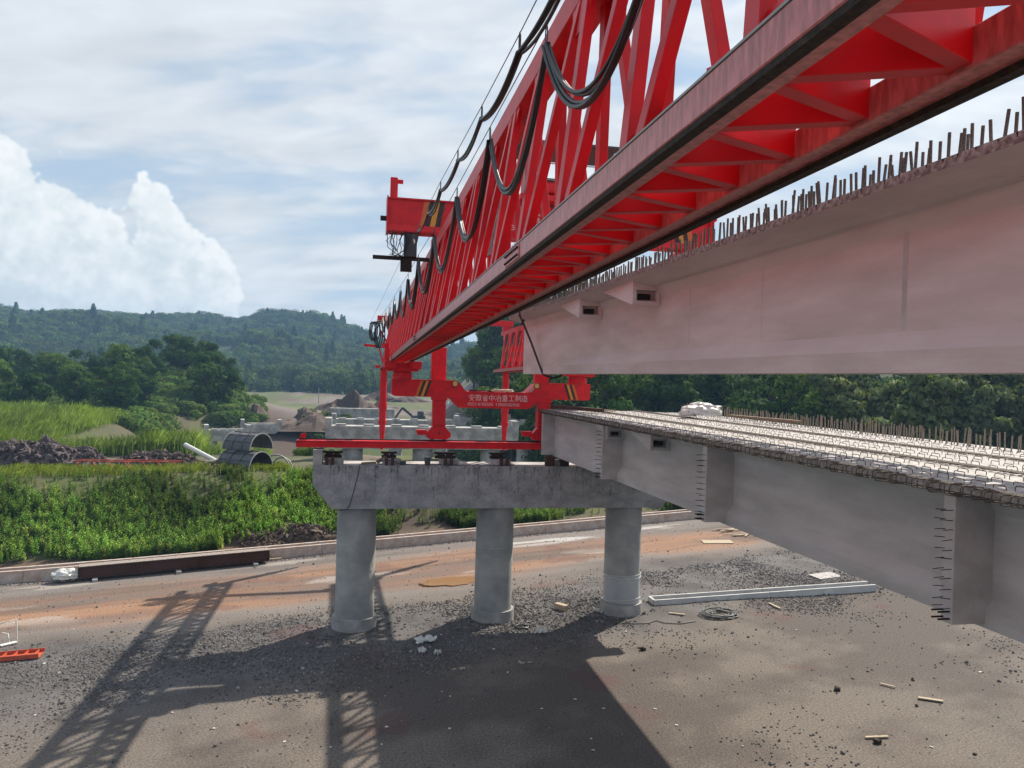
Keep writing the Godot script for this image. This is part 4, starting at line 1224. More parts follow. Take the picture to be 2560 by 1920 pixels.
func build_stones():
	rng.seed = 100
	var rocks := [rock_mesh(1), rock_mesh(2), rock_mesh(3)]
	var xf := [[], [], []]
	var cl := [[], [], []]
	for k in 300000:
		var x := rng.randf_range(-24.0, 34.0)
		var z := rng.randf_range(-54.0, -19.0)
		var w := road_w(x, z)
		if w > -0.1: continue
		var n := nz.get_noise_2d(x * 1.8 + 40.0, z * 1.8)
		var want := 0.012 + 0.98 * smoothstep(-20.5, -17.5, w + n * 3.0) * (1.0 - smoothstep(-12.5, -10.5, w + n * 3.0)) * clampf(0.7 + n * 2.0, 0.05, 1.0)
		want = maxf(want, smoothstep(0.15, 0.4, nz.get_noise_2d(x * 3.0, z * 3.0 - 60.0)) * 0.12 * (1.0 - smoothstep(-14.0, -10.0, w)))
		if w > -0.6: want = 0.8
		if rng.randf() > want: continue
		var near_col := minf(minf(Vector2(x - 0.49, z + 33.8).length(), Vector2(x - 6.36, z + 33.8).length()), Vector2(x - 12.2, z + 33.8).length())
		if near_col < 0.95: continue
		var sz := rng.randf_range(0.03, 0.085) * (1.5 if near_col < 2.2 else 1.0) * (1.0 + (1.0 if rng.randf() < 0.04 else 0.0))
		var q := k % 3
		xf[q].append(Transform3D(any_turn().scaled(Vector3.ONE * sz), Vector3(x, ground_y(x, z) + sz * 0.12, z)))
		var g := rng.randf_range(0.11, 0.25)
		if rng.randf() < 0.05: g = rng.randf_range(0.3, 0.5)
		cl[q].append(Color(g * 1.04, g, g * 0.99))
	for q in 3:
		tag(scatter("gravel", rocks[q], M.stone, xf[q], cl[q]), "crushed grey stone strewn round the pier columns", "gravel", "crushed stone of the yard", "stuff")
	# heaps
	for h in [[80.0, 1168.0, 5.2, 2.2, 1.75, 1100, "big heap of broken purple-brown rock below the tall grass", Color(0.135, 0.105, 0.105)], [395.0, 1166.0, 3.4, 1.6, 0.95, 420, "low heap of broken rock and soil behind the orange frames", Color(0.13, 0.095, 0.085)], [560.0, 1172.0, 2.6, 1.4, 0.5, 200, "small scatter of rubble beside the steel form shells", Color(0.16, 0.13, 0.11)],
			[640.0, 1352.0, 2.2, 0.8, 0.5, 260, "low brown soil heap behind the rusty steel beam", Color(0.15, 0.11, 0.08)], [760.0, 1345.0, 2.6, 0.9, 0.75, 330, "brown soil heap behind the drain wall by the first column", Color(0.155, 0.115, 0.085)]]:
		var c := on_ground(h[0], h[1])
		var t := thing("rubble_heap", h[6], "heap", c)
		var base := MB.new()
		base.col = h[7] * 0.8
		var hp := func(u: float, v: float) -> float: return h[4] * maxf(0.0, 1.0 - u * u - v * v) * (0.8 + 0.5 * nz.get_noise_2d(c.x + u * 40.0, v * 40.0))
		for a in 14:
			for b in 14:
				var q := []
				for e in [[0, 0], [1, 0], [1, 1], [0, 1]]:
					var u: float = (a + e[0]) / 7.0 - 1.0
					var v: float = (b + e[1]) / 7.0 - 1.0
					q.append(Vector3(u * h[2], hp.call(u, v) + ground_y(c.x + u * h[2], c.z + v * h[3]) - c.y - 0.06, v * h[3]))
				base.quad(q[3], q[2], q[1], q[0])
		put("mound", base, M.stone, t)
		var xs := []
		var cs := []
		for k in h[5]:
			var u := rng.randfn(0.0, 0.42)
			var v := rng.randfn(0.0, 0.42)
			if u * u + v * v > 1.2: continue
			var sz := rng.randf_range(0.14, 0.42) * (1.5 if rng.randf() < 0.12 else 1.0) * clampf(h[4], 0.45, 1.0)
			xs.append(Transform3D(any_turn() * Basis.from_scale(Vector3(1.5, 0.6, 1.1) * sz), Vector3(u * h[2], hp.call(u, v) + ground_y(c.x + u * h[2], c.z + v * h[3]) - c.y + sz * 0.1, v * h[3])))
			cs.append(h[7] * rng.randf_range(0.6, 1.5))
		scatter("rocks", rocks[h[5] % 3], M.stone, xs, cs, t).set_meta("kind", "stuff")

func build_drains():
	var t := thing("drain_channel", "long open concrete drain with two low walls along the haul road", "drain")
	for side in 2:
		for k in 22:
			var s0 := -34.0 + k * 5.0
			var m := MB.new()
			var w := 0.09 + side * 0.78
			var a := road_pt(s0, w)
			var b := road_pt(s0 + 4.985, w)
			var ya := yard_y(a.x) + 0.22
			m.bar(Vector3(a.x, ya, a.y), Vector3(b.x, yard_y(b.x) + 0.22, b.y), 0.18, 0.74, Vector3.UP, 0.01)
			put("wall_section", m, M.drain_concrete, t)
	var r := thing("drain_trough", "short concrete trough on the gravel starting beside the third column", "drain")
	var p := on_ground(1628, 1508)
	var q := on_ground(2180, 1473)
	var d := (q - p).normalized()
	var nrm := d.cross(Vector3.UP).normalized()
	for e in [-0.32, 0.32]:
		for k in 2:
			var m := MB.new()
			var a: Vector3 = p.lerp(q, k * 0.5) - nrm * e
			var b: Vector3 = p.lerp(q, k * 0.5 + 0.498) - nrm * e
			a.y = yard_y(a.x) + 0.12; b.y = yard_y(b.x) + 0.12
			m.bar(a, b, 0.09, 0.4, Vector3.UP, 0.006)
			put("wall_section", m, M.concrete_girder, r)
	var em := MB.new()
	em.box(Vector3(p.x + 0.03, yard_y(p.x) + 0.12, p.z), Vector3(0.09, 0.4, 0.54), Basis(nrm, Vector3.UP, -d).orthonormalized() if false else Basis.IDENTITY)
	put("end_wall", em, M.concrete_girder, r)

# ---------------------------------------------------------------- plants
func blob_leaves(m: MB, c: Vector3, r: Vector3, count: int, size: float, tone: Color, droop := 0.0):
	for k in count:
		var d := Vector3(rng.randfn(), rng.randfn() + 0.25, rng.randfn()).normalized()
		var p := c + d * r * (0.62 + 0.42 * sqrt(rng.randf()))
		var nn := (d + Vector3(rng.randf_range(-0.7, 0.7), rng.randf_range(-0.3, 0.9), rng.randf_range(-0.7, 0.7))).normalized()
		var al := nn.cross(Vector3(rng.randfn(), rng.randfn() * 0.4, rng.randfn())).normalized()
		al = (al + Vector3.DOWN * droop).normalized()
		var ac := nn.cross(al).normalized()
		var s := size * rng.randf_range(0.6, 1.3)
		var g := rng.randf_range(0.78, 1.25)
		m.col = Color(tone.r * g * rng.randf_range(0.85, 1.2), tone.g * g, tone.b * g)
		m.leaf(p, al * s, ac * s * 0.55, (nn * 0.6 + d * 0.4).normalized())

func tree_parts(kind: int, sd: int) -> Array:
	rng.seed = sd
	var tr := MB.new()
	var cr0 := MB.new()
	if kind == 3:   # slender tree with an open crown
		tr.cone(Vector3.ZERO, Vector3(0.1, 6.5, 0), 0.16, 0.07, 8)
		for k in 16:
			var y := rng.randf_range(2.6, 6.6)
			var an := rng.randf() * TAU
			var e := Vector3(cos(an), 0.5, sin(an)) * rng.randf_range(0.8, 2.2) * (1.15 - y / 9.0)
			tr.cone(Vector3(0.05, y, 0), Vector3(0.05, y, 0) + e, 0.04, 0.015, 5)
			blob_leaves(cr0, Vector3(0.05, y, 0) + e, Vector3(0.65, 0.4, 0.65), 60, 0.17, Color(0.06, 0.09, 0.03))
		return [tr.mesh(), cr0.mesh()]
	if kind == 4:   # bamboo: arching culms with drooping plumes
		for k in 12:
			var an := rng.randf() * TAU
			var lean := Vector3(cos(an), 0, sin(an)) * rng.randf_range(0.6, 2.6)
			var hh := rng.randf_range(4.5, 8.0)
			var b := Vector3(rng.randf_range(-0.6, 0.6), 0, rng.randf_range(-0.6, 0.6))
			var p := PackedVector3Array()
			for s in 9:
				var u := s / 8.0
				p.append(b + Vector3(0, hh * sin(u * 1.5) , 0) + lean * u * u)
			tr.tube(p, 0.035, 5)
			for s in range(3, 9):
				blob_leaves(cr0, p[s], Vector3(0.75, 0.45, 0.75) * (1.1 - s * 0.05), 95, 0.22, Color(0.13, 0.17, 0.075), 0.8)
		return [tr.mesh(), cr0.mesh()]
	if kind == 2:   # dark conifer in ragged tiers
		tr.cone(Vector3.ZERO, Vector3(0, 9.0, 0), 0.2, 0.04, 8)
		for k in 34:
			var y := 1.6 + k * 0.225
			var rad := (9.6 - y) * 0.27 * rng.randf_range(0.7, 1.15)
			for j in 4:
				var an := rng.randf() * TAU
				var e := Vector3(cos(an) * rad, y - rad * 0.2, sin(an) * rad)
				tr.cone(Vector3(0, y, 0), e, 0.03, 0.01, 4, false)
				blob_leaves(cr0, e * Vector3(0.72, 1, 0.72), Vector3(rad * 0.42 + 0.2, 0.22, rad * 0.42 + 0.2), 34, 0.22, Color(0.032, 0.068, 0.024), 0.25)
		return [tr.mesh(), cr0.mesh()]
	var tone := Color(0.042, 0.085, 0.023) if kind == 0 else Color(0.085, 0.145, 0.03)
	var hgt := 8.0
	tr.cone(Vector3(0, -0.3, 0), Vector3(0.15, hgt * 0.62, 0.1), 0.24, 0.1, 8)
	for k in 30:
		var an := k * 2.4 + rng.randf() * 0.8
		var u := pow(rng.randf(), 0.8)
		var y := lerpf(1.5, hgt - 0.7, u)
		var rad := sin(clampf((y - 0.5) / (hgt + 0.3), 0.0, 1.0) * PI) * 2.5 * rng.randf_range(0.35, 1.0)
		var e := Vector3(cos(an) * rad, y, sin(an) * rad)
		tr.cone(Vector3(0.1, minf(y * 0.72, hgt * 0.6), 0.05), e, 0.06, 0.02, 5, false)
		var lr := rng.randf_range(0.65, 1.25)
		var g := rng.randf_range(0.75, 1.3)
		blob_leaves(cr0, e, Vector3(lr, lr * 0.72, lr), 100, 0.215, Color(tone.r * g, tone.g * g, tone.b * g))
	return [tr.mesh(), cr0.mesh()]

func build_plants():
	# weeds on the bank: leafy upright stems
	rng.seed = 300
	var weeds := []
	for v in 3:
		var m := MB.new()
		for s in 4:
			var b := Vector3(rng.randf_range(-0.16, 0.16), 0, rng.randf_range(-0.16, 0.16))
			var hh := rng.randf_range(0.6, 1.15)
			var ln := Vector3(rng.randf_range(-0.08, 0.08), hh, rng.randf_range(-0.08, 0.08))
			m.col = Color(0.10, 0.14, 0.04)
			m.tube(PackedVector3Array([b, b + ln * 0.5, b + ln]), 0.009, 3)
			for k in 16:
				var u := 0.15 + k / 18.0
				var an := k * 2.4 + s
				var al := Vector3(cos(an), rng.randf_range(0.35, 1.1), sin(an)).normalized()
				var l := lerpf(0.115, 0.06, u) * rng.randf_range(0.8, 1.3)
				var nn := (Vector3.UP * 0.9 + al * 0.4 + Vector3(rng.randfn(), 0, rng.randfn()) * 0.2).normalized()
				var g := rng.randf_range(0.8, 1.25)
				m.col = Color(0.15 * g, 0.29 * g, 0.05 * g) if v < 2 else Color(0.19 * g, 0.28 * g, 0.075 * g)
				m.leaf(b + ln * minf(u, 1.0) + al * l, al * l, al.cross(nn).normalized() * l * 0.36, nn)
		weeds.append(m.mesh())
	var xf := [[], [], []]
	var cl := [[], [], []]
	for k in 52000:
		var s := rng.randf_range(-22.0, 52.0)
		var w := rng.randf_range(1.6, 8.8)
		var p := road_pt(s, w)
		var n := nz.get_noise_2d(p.x * 2.2 + 11.0, p.y * 2.2)
		var want := clampf(0.5 + n * 2.0, 0.06, 1.0) * smoothstep(1.2, 2.2, w + n * 1.5)
		if p.x > 14.0: want *= 0.25 + 0.5 * smoothstep(3.0, 6.0, w)
		if p.x > -7.0 and p.x < -0.5: want *= smoothstep(2.0, 3.0, w)
		if rng.randf() > want: continue
		var q := rng.randi() % 3
		var sz := rng.randf_range(0.4, 0.85) * (1.3 if rng.randf() < 0.1 else 1.0) * (0.7 if w > 7.4 else 1.0)
		xf[q].append(Transform3D(Basis(Vector3.UP, rng.randf() * TAU).scaled(Vector3(sz, sz, sz)), Vector3(p.x, ground_y(p.x, p.y) - 0.03, p.y)))
		var g := clampf(0.85 + nz.get_noise_2d(p.x * 1.1, p.y * 1.1 + 30.0) * 1.6, 0.45, 1.5) * rng.randf_range(0.65, 1.25)
		cl[q].append(Color(g * rng.randf_range(0.85, 1.25), g, g))
	for q in 3:
		tag(scatter("weeds", weeds[q], M.leaves, xf[q], cl[q]), "bright green leafy weeds covering the bank behind the drain", "weeds", "weeds of the bank", "stuff")
	# tall grass on the terrace
	var gr := MB.new()
	for k in 16:
		var an := rng.randf() * TAU
		var b := Vector3(rng.randf_range(-0.25, 0.25), 0, rng.randf_range(-0.25, 0.25))
		var hh := rng.randf_range(0.7, 1.15)
		var ln := Vector3(cos(an) * 0.28, hh, sin(an) * 0.28)
		var ac := Vector3(-sin(an), 0, cos(an)) * 0.022
		var g := rng.randf_range(0.8, 1.2)
		gr.col = Color(0.20 * g, 0.30 * g, 0.065 * g)
		var nn := Vector3(cos(an), 0.7, sin(an)).normalized()
		gr.leaf(b + ln * 0.28, ln * 0.3, ac, nn)
		gr.leaf(b + ln * 0.72 + Vector3(cos(an), -0.1, sin(an)) * 0.05, ln * 0.26 + Vector3(cos(an), -0.35, sin(an)) * 0.12, ac * 0.8, nn)
	var gx := []
	var gc := []
	for k in 9000:
		var z := rng.randf_range(-104.0, -66.0)
		var d := -z
		var x := lerpf(-0.43 * d, -0.09 * d, rng.randf())
		if valley(x, z) > 0.6: continue
		var n := nz.get_noise_2d(x * 0.9, z * 0.9 - 8.0)
		if rng.randf() > 0.75 + n * 1.2: continue
		if x > -0.165 * d and (z < -78.0 or rng.randf() < 0.5): continue
		var sz := rng.randf_range(1.2, 2.5) * (0.75 + n * 0.5) * (0.6 if x > -0.17 * d else 1.0)
		gx.append(Transform3D(Basis(Vector3.UP, rng.randf() * TAU).scaled(Vector3(sz * 1.1, sz, sz * 1.1)), Vector3(x, ground_y(x, z) - 0.05, z)))
		var g := rng.randf_range(0.75, 1.2) * (1.0 + n * 0.5)
		gc.append(Color(g, g, g))
	for k in 2500:
		var w := rng.randf_range(9.0, 12.5)
		var p := road_pt(rng.randf_range(-22.0, 16.0), w)
		var sz := rng.randf_range(0.25, 0.6)
		gx.append(Transform3D(Basis(Vector3.UP, rng.randf() * TAU).scaled(Vector3(sz * 1.6, sz, sz * 1.6)), Vector3(p.x, ground_y(p.x, p.y) - 0.03, p.y)))
		gc.append(Color(1.2, 1.05, 0.9))
	tag(scatter("tall_grass", gr.mesh(), M.grass, gx, gc), "tall pale green grass on the terrace behind the rubble", "grass", "", "stuff")
	# trees
	var protos := []
	for q in [[0, 11], [1, 12], [2, 13], [0, 14], [1, 15], [4, 16], [3, 17]]: protos.append(tree_parts(q[0], q[1]))
	rng.seed = 400
	var bush := MB.new()
	blob_leaves(bush, Vector3(0, 0.45, 0), Vector3(1.0, 0.75, 1.0), 260, 0.16, Color(0.085, 0.15, 0.035))
	var bx := []
	var bc := []
	for k in 2600:
		var z := rng.randf_range(-165.0, -96.0)
		var d := -z
		var x := lerpf(-0.46, -0.045, rng.randf()) * d
		if x > -0.2 * d and (z > -118.0 or x > -0.098 * d): continue
		if x > -0.128 * d and x < -0.108 * d and rng.randf() < 0.85: continue
		var sz := rng.randf_range(0.6, 1.6)
		if x > -0.11 * d: sz *= 0.6
		bx.append(Transform3D(Basis(Vector3.UP, rng.randf() * TAU).scaled(Vector3(sz, sz * 0.9, sz)), Vector3(x, ground_y(x, z) - 0.1, z)))
		var g := rng.randf_range(0.7, 1.35)
		bc.append(Color(g * rng.randf_range(0.9, 1.2), g, g))
	for k in 700:
		var z := rng.randf_range(-135.0, -66.0)
		var x := lerpf(-0.13, 0.0, rng.randf()) * -z
		if x > -2.6 and z > -100.0 or x < 0.055 * z: continue
		var sz := rng.randf_range(0.35, 0.95)
		bx.append(Transform3D(Basis(Vector3.UP, rng.randf() * TAU).scaled(Vector3(sz, sz * 0.9, sz)), Vector3(x, ground_y(x, z) - 0.1, z)))
		var g := rng.randf_range(0.5, 1.2)
		bc.append(Color(g * 1.1, g, g))
	for k in 900:
		var an := deg_to_rad(rng.randf_range(7.0, 46.0))
		var d := rng.randf_range(62.0, 120.0)
		var p := Vector2(sin(an) * d, -cos(an) * d)
		if p.x < 18.0 and p.y > -100.0 and p.x > -2.0 and p.y < -58.0 and p.x < 16.0: continue
		var sz := rng.randf_range(0.7, 1.7)
		bx.append(Transform3D(Basis(Vector3.UP, rng.randf() * TAU).scaled(Vector3(sz, sz, sz)), Vector3(p.x, ground_y(p.x, p.y) - 0.1, p.y)))
		var g := rng.randf_range(0.6, 1.2)
		bc.append(Color(g, g, g))
	tag(scatter("undergrowth", bush.mesh(), M.leaves, bx, bc), "low leafy undergrowth between the trees", "undergrowth", "", "stuff")
	var kinds := ["round dark green tree", "lighter yellow-green tree", "dark ragged conifer", "broad dark leafy tree", "pale bushy tree"]
	var seen := 0
	# wooded knoll beyond the terrace
	while seen < 92:
		var z := rng.randf_range(-168.0, -104.0)
		var d := -z
		var u := rng.randf()
		var x := lerpf(-0.47, -0.135, u) * d
		if u > 0.8 and z > -124.0: continue
		var q: int = [0, 3, 0, 1, 3, 4, 0, 3][rng.randi() % 8]
		plant_tree(protos[q], Vector3(x, ground_y(x, z), z), rng.randf_range(0.62, 0.95), kinds[q] + " on the wooded knoll beyond the tall grass", "trees of the knoll")
		seen += 1
	# wood behind the deck
	seen = 0
	while seen < 100:
		var an := deg_to_rad(rng.randf_range(9.0, 47.0))
		var d := rng.randf_range(78.0, 135.0)
		var p := Vector2(sin(an) * d, -cos(an) * d)
		if p.x < 17.5: continue
		var q: int = [0, 3, 0, 1, 3, 4, 0, 3][rng.randi() % 8]
		plant_tree(protos[q], Vector3(p.x, ground_y(p.x, p.y), p.y), rng.randf_range(1.0, 1.45), kinds[q] + " in the wood behind the concrete deck", "trees of the wood behind the deck")
		seen += 1
	for k in 34:
		var z := rng.randf_range(-168.0, -120.0)
		var x := 19.0 + (-z - 120.0) * 0.13 + rng.randf_range(0.0, 22.0)
		var q: int = [0, 1, 3, 4][rng.randi() % 4]
		plant_tree(protos[q], Vector3(x, ground_y(x, z), z), rng.randf_range(0.55, 0.95), kinds[q] + " on the steep hillside past the netted slope", "trees of the cut hillside")
	for q in [[2195, 60], [2290, 58], [2350, 64], [2420, 60], [2475, 66], [2545, 60], [2120, 66]]:
		var d := ray(q[0], 1000)
		var p: Vector3 = EYE + d * (q[1] / -d.z)
		plant_tree(protos[5], Vector3(p.x, ground_y(p.x, p.z), p.z), rng.randf_range(1.25, 1.65), "pale feathery bamboo clump rising behind the upright bars of the deck", "bamboo clumps behind the deck")
	var lp := at_z(1213, 880, -150.0)
	plant_tree(protos[6], Vector3(lp.x, ground_y(lp.x, lp.z), lp.z), 1.35, "lone slender tree with an open crown on the skyline of the cut hill", "")

func plant_tree(proto: Array, at: Vector3, size: float, label: String, group: String):
	var t := thing("tree", label, "tree", at, group)
	t.rotation.y = rng.randf() * TAU
	t.scale = Vector3(size * rng.randf_range(0.9, 1.15), size, size * rng.randf_range(0.9, 1.15))
	put("trunk", proto[0], M.bark, t)
	put("crown", proto[1], M.leaves, t)

func crest(az: float) -> float:
	var pts := [[-90.0, 3.2], [-40.0, 3.4], [-21.2, 3.16], [-15.9, 3.45], [-12.35, 3.22], [-8.4, 3.03], [-4.8, 3.89], [-3.2, 3.69], [-0.1, 2.84], [2.4, 1.94], [6.4, 1.3], [8.7, 1.5], [10.7, 1.2], [14.0, 2.2], [22.0, 3.6], [35.0, 4.0], [60.0, 3.4], [100.0, 3.2]]
	for k in pts.size() - 1:
		if az <= pts[k + 1][0]: return lerpf(pts[k][1], pts[k + 1][1], smoothstep(0.0, 1.0, (az - pts[k][0]) / (pts[k + 1][0] - pts[k][0])))
	return 3.2
func hill_y(az: float, r: float) -> float:
	var top := EYE.y + tan(deg_to_rad(crest(az))) * 720.0 - 6.0
	var x := sin(deg_to_rad(az)) * r
	var z := -cos(deg_to_rad(az)) * r
	var h := lerpf(3.0, top, smoothstep(270.0, 720.0, r)) * (1.0 - 0.5 * smoothstep(720.0, 1000.0, r))
	return h + nz.get_noise_2d(x * 0.11, z * 0.11) * 16.0 * smoothstep(300.0, 480.0, r) * (1.0 - 0.7 * smoothstep(620.0, 720.0, r))
func build_hills():
	var m := MB.new()
	var na := 150
	var nr := 40
	for j in nr + 1:
		for k in na + 1:
			var az := lerpf(-75.0, 75.0, k / float(na))
			var r := lerpf(255.0, 1000.0, j / float(nr))
			m.v.append(Vector3(sin(deg_to_rad(az)) * r, hill_y(az, r) - (2.0 if j == 0 else 0.0), -cos(deg_to_rad(az)) * r))
			m.c.append(Color(0.035, 0.06, 0.02))
	for j in nr + 1:
		for k in na + 1:
			var a := m.v[j * (na + 1) + maxi(k - 1, 0)]; var b := m.v[j * (na + 1) + mini(k + 1, na)]
			var c := m.v[maxi(j - 1, 0) * (na + 1) + k]; var d := m.v[mini(j + 1, nr) * (na + 1) + k]
			m.n.append((b - a).cross(d - c).normalized())
	for j in nr:
		for k in na:
			var q := j * (na + 1) + k
			m.i.append_array([q, q + na + 1, q + 1, q + 1, q + na + 1, q + na + 2])
	put("hills", m, M.earth).set_meta("kind", "structure")
	rng.seed = 500
	var cr1 := MB.new()
	for k in 7: blob_leaves(cr1, Vector3(rng.randf_range(-0.5, 0.5), rng.randf_range(-0.1, 0.6), rng.randf_range(-0.5, 0.5)), Vector3(0.62, 0.55, 0.62), 52, 0.17, Color(0.06, 0.10, 0.03))
	var cr2 := MB.new()
	for k in 8: blob_leaves(cr2, Vector3(0, -0.4 + k * 0.28, 0), Vector3(0.75 - k * 0.08, 0.3, 0.75 - k * 0.08), 44, 0.17, Color(0.042, 0.08, 0.03), 0.2)
	var xf := [[], []]
	var cl := [[], []]
	for k in 26000:
		var az := rng.randf_range(-26.0, 34.0)
		var r := 270.0 + 490.0 * sqrt(rng.randf())
		if az > 13.0 and rng.randf() < 0.6: continue
		var big := rng.randf_range(2.6, 5.2)
		var q := 1 if r < 600.0 and rng.randf() < 0.04 else 0
		# bare scar in the wood
		if absf(az + 8.2) < 0.9 and r > 400.0 and r < 470.0 and rng.randf() < 0.85: continue
		xf[q].append(Transform3D(Basis(Vector3.UP, rng.randf() * TAU).scaled(Vector3(big, big * rng.randf_range(0.85, 1.35), big)), Vector3(sin(deg_to_rad(az)) * r, hill_y(az, r) + big * 0.5, -cos(deg_to_rad(az)) * r)))
		var g := rng.randf_range(0.65, 1.4)
		cl[q].append(Color(g * rng.randf_range(0.85, 1.25), g, g * rng.randf_range(0.8, 1.1)))
	tag(scatter("hill_forest", cr1.mesh(), M.leaves, xf[0], cl[0]), "broadleaf forest covering the distant hills", "forest", "forest of the distant hills", "stuff")
	tag(scatter("hill_forest", cr2.mesh(), M.leaves, xf[1], cl[1]), "dark conifers standing in the forest of the distant hills", "forest", "forest of the distant hills", "stuff")

# ---------------------------------------------------------------- small things
func flat_ring(c: Vector3, r: float, tube_r: float, turns: int, wob: float) -> MB:
	var m := MB.new()
	var p := PackedVector3Array()
	for k in turns * 26:
		var an := TAU * k / 26.0
		var rr := r * (1.0 + rng.randf_range(-wob, wob) * 0.3 + 0.22 * sin(k * 0.037 * TAU) * wob * 2.0)
		p.append(c + Vector3(cos(an) * rr + 0.12 * sin(k * 0.05), 0.03 + 0.02 * (k / 26) + rng.randf_range(0, 0.012), sin(an) * rr * 0.9))
	m.tube(p, tube_r, 5)
	return m

func sack(c: Vector3, s: Vector3, sd: int) -> MB:
	var m := MB.new()
	var f := FastNoiseLite.new()
	f.seed = sd; f.frequency = 1.1; f.fractal_octaves = 4
	var nu := 28
	var nv := 16
	var g := func(u: int, v: int) -> Vector3:
		var a := TAU * (u % nu) / nu
		var b := PI * v / nv
		var d := Vector3(cos(a) * sin(b), cos(b), sin(a) * sin(b))
		var k := 1.0 + 0.42 * f.get_noise_3dv(d * 1.6) + 0.16 * absf(f.get_noise_3dv(d * 5.0))
		var p := d * s * k
		p.y = maxf(p.y, -s.y * 0.45)
		return c + p
	for u in nu:
		for v in nv:
			m.quad(g.call(u, v), g.call(u + 1, v), g.call(u + 1, v + 1), g.call(u, v + 1))
	return m

func crumpled(c: Vector3, sx: float, sz: float, hgt: float, sd: int) -> MB:
	var m := MB.new()
	var f := FastNoiseLite.new()
	f.seed = sd; f.frequency = 1.1; f.fractal_octaves = 3
	var n := 12
	var g := func(a: int, b: int) -> Vector3:
		var u := a / float(n) - 0.5
		var v := b / float(n) - 0.5
		var e := 1.0 + 0.5 * f.get_noise_2d(u * 2.0 + 9.0, v * 2.0)
		var x := c.x + u * sx * e
		var z := c.z + v * sz * e
		return Vector3(x, ground_y(x, z) + 0.03 + hgt * (0.5 + f.get_noise_2d(u * 3.0, v * 3.0)), z)
	for a in n:
		for b in n:
			m.quad(g.call(a, b + 1), g.call(a + 1, b + 1), g.call(a + 1, b), g.call(a, b))
	return m

func board(a: Vector3, b: Vector3, w: float, h: float, called: String, label: String, cat: String, m: Material, group := ""):
	var mb := MB.new()
	mb.bar(a, b, w, h, Vector3.UP, minf(0.006, h * 0.2))
	return tag(put(called, mb, m), label, cat, group)

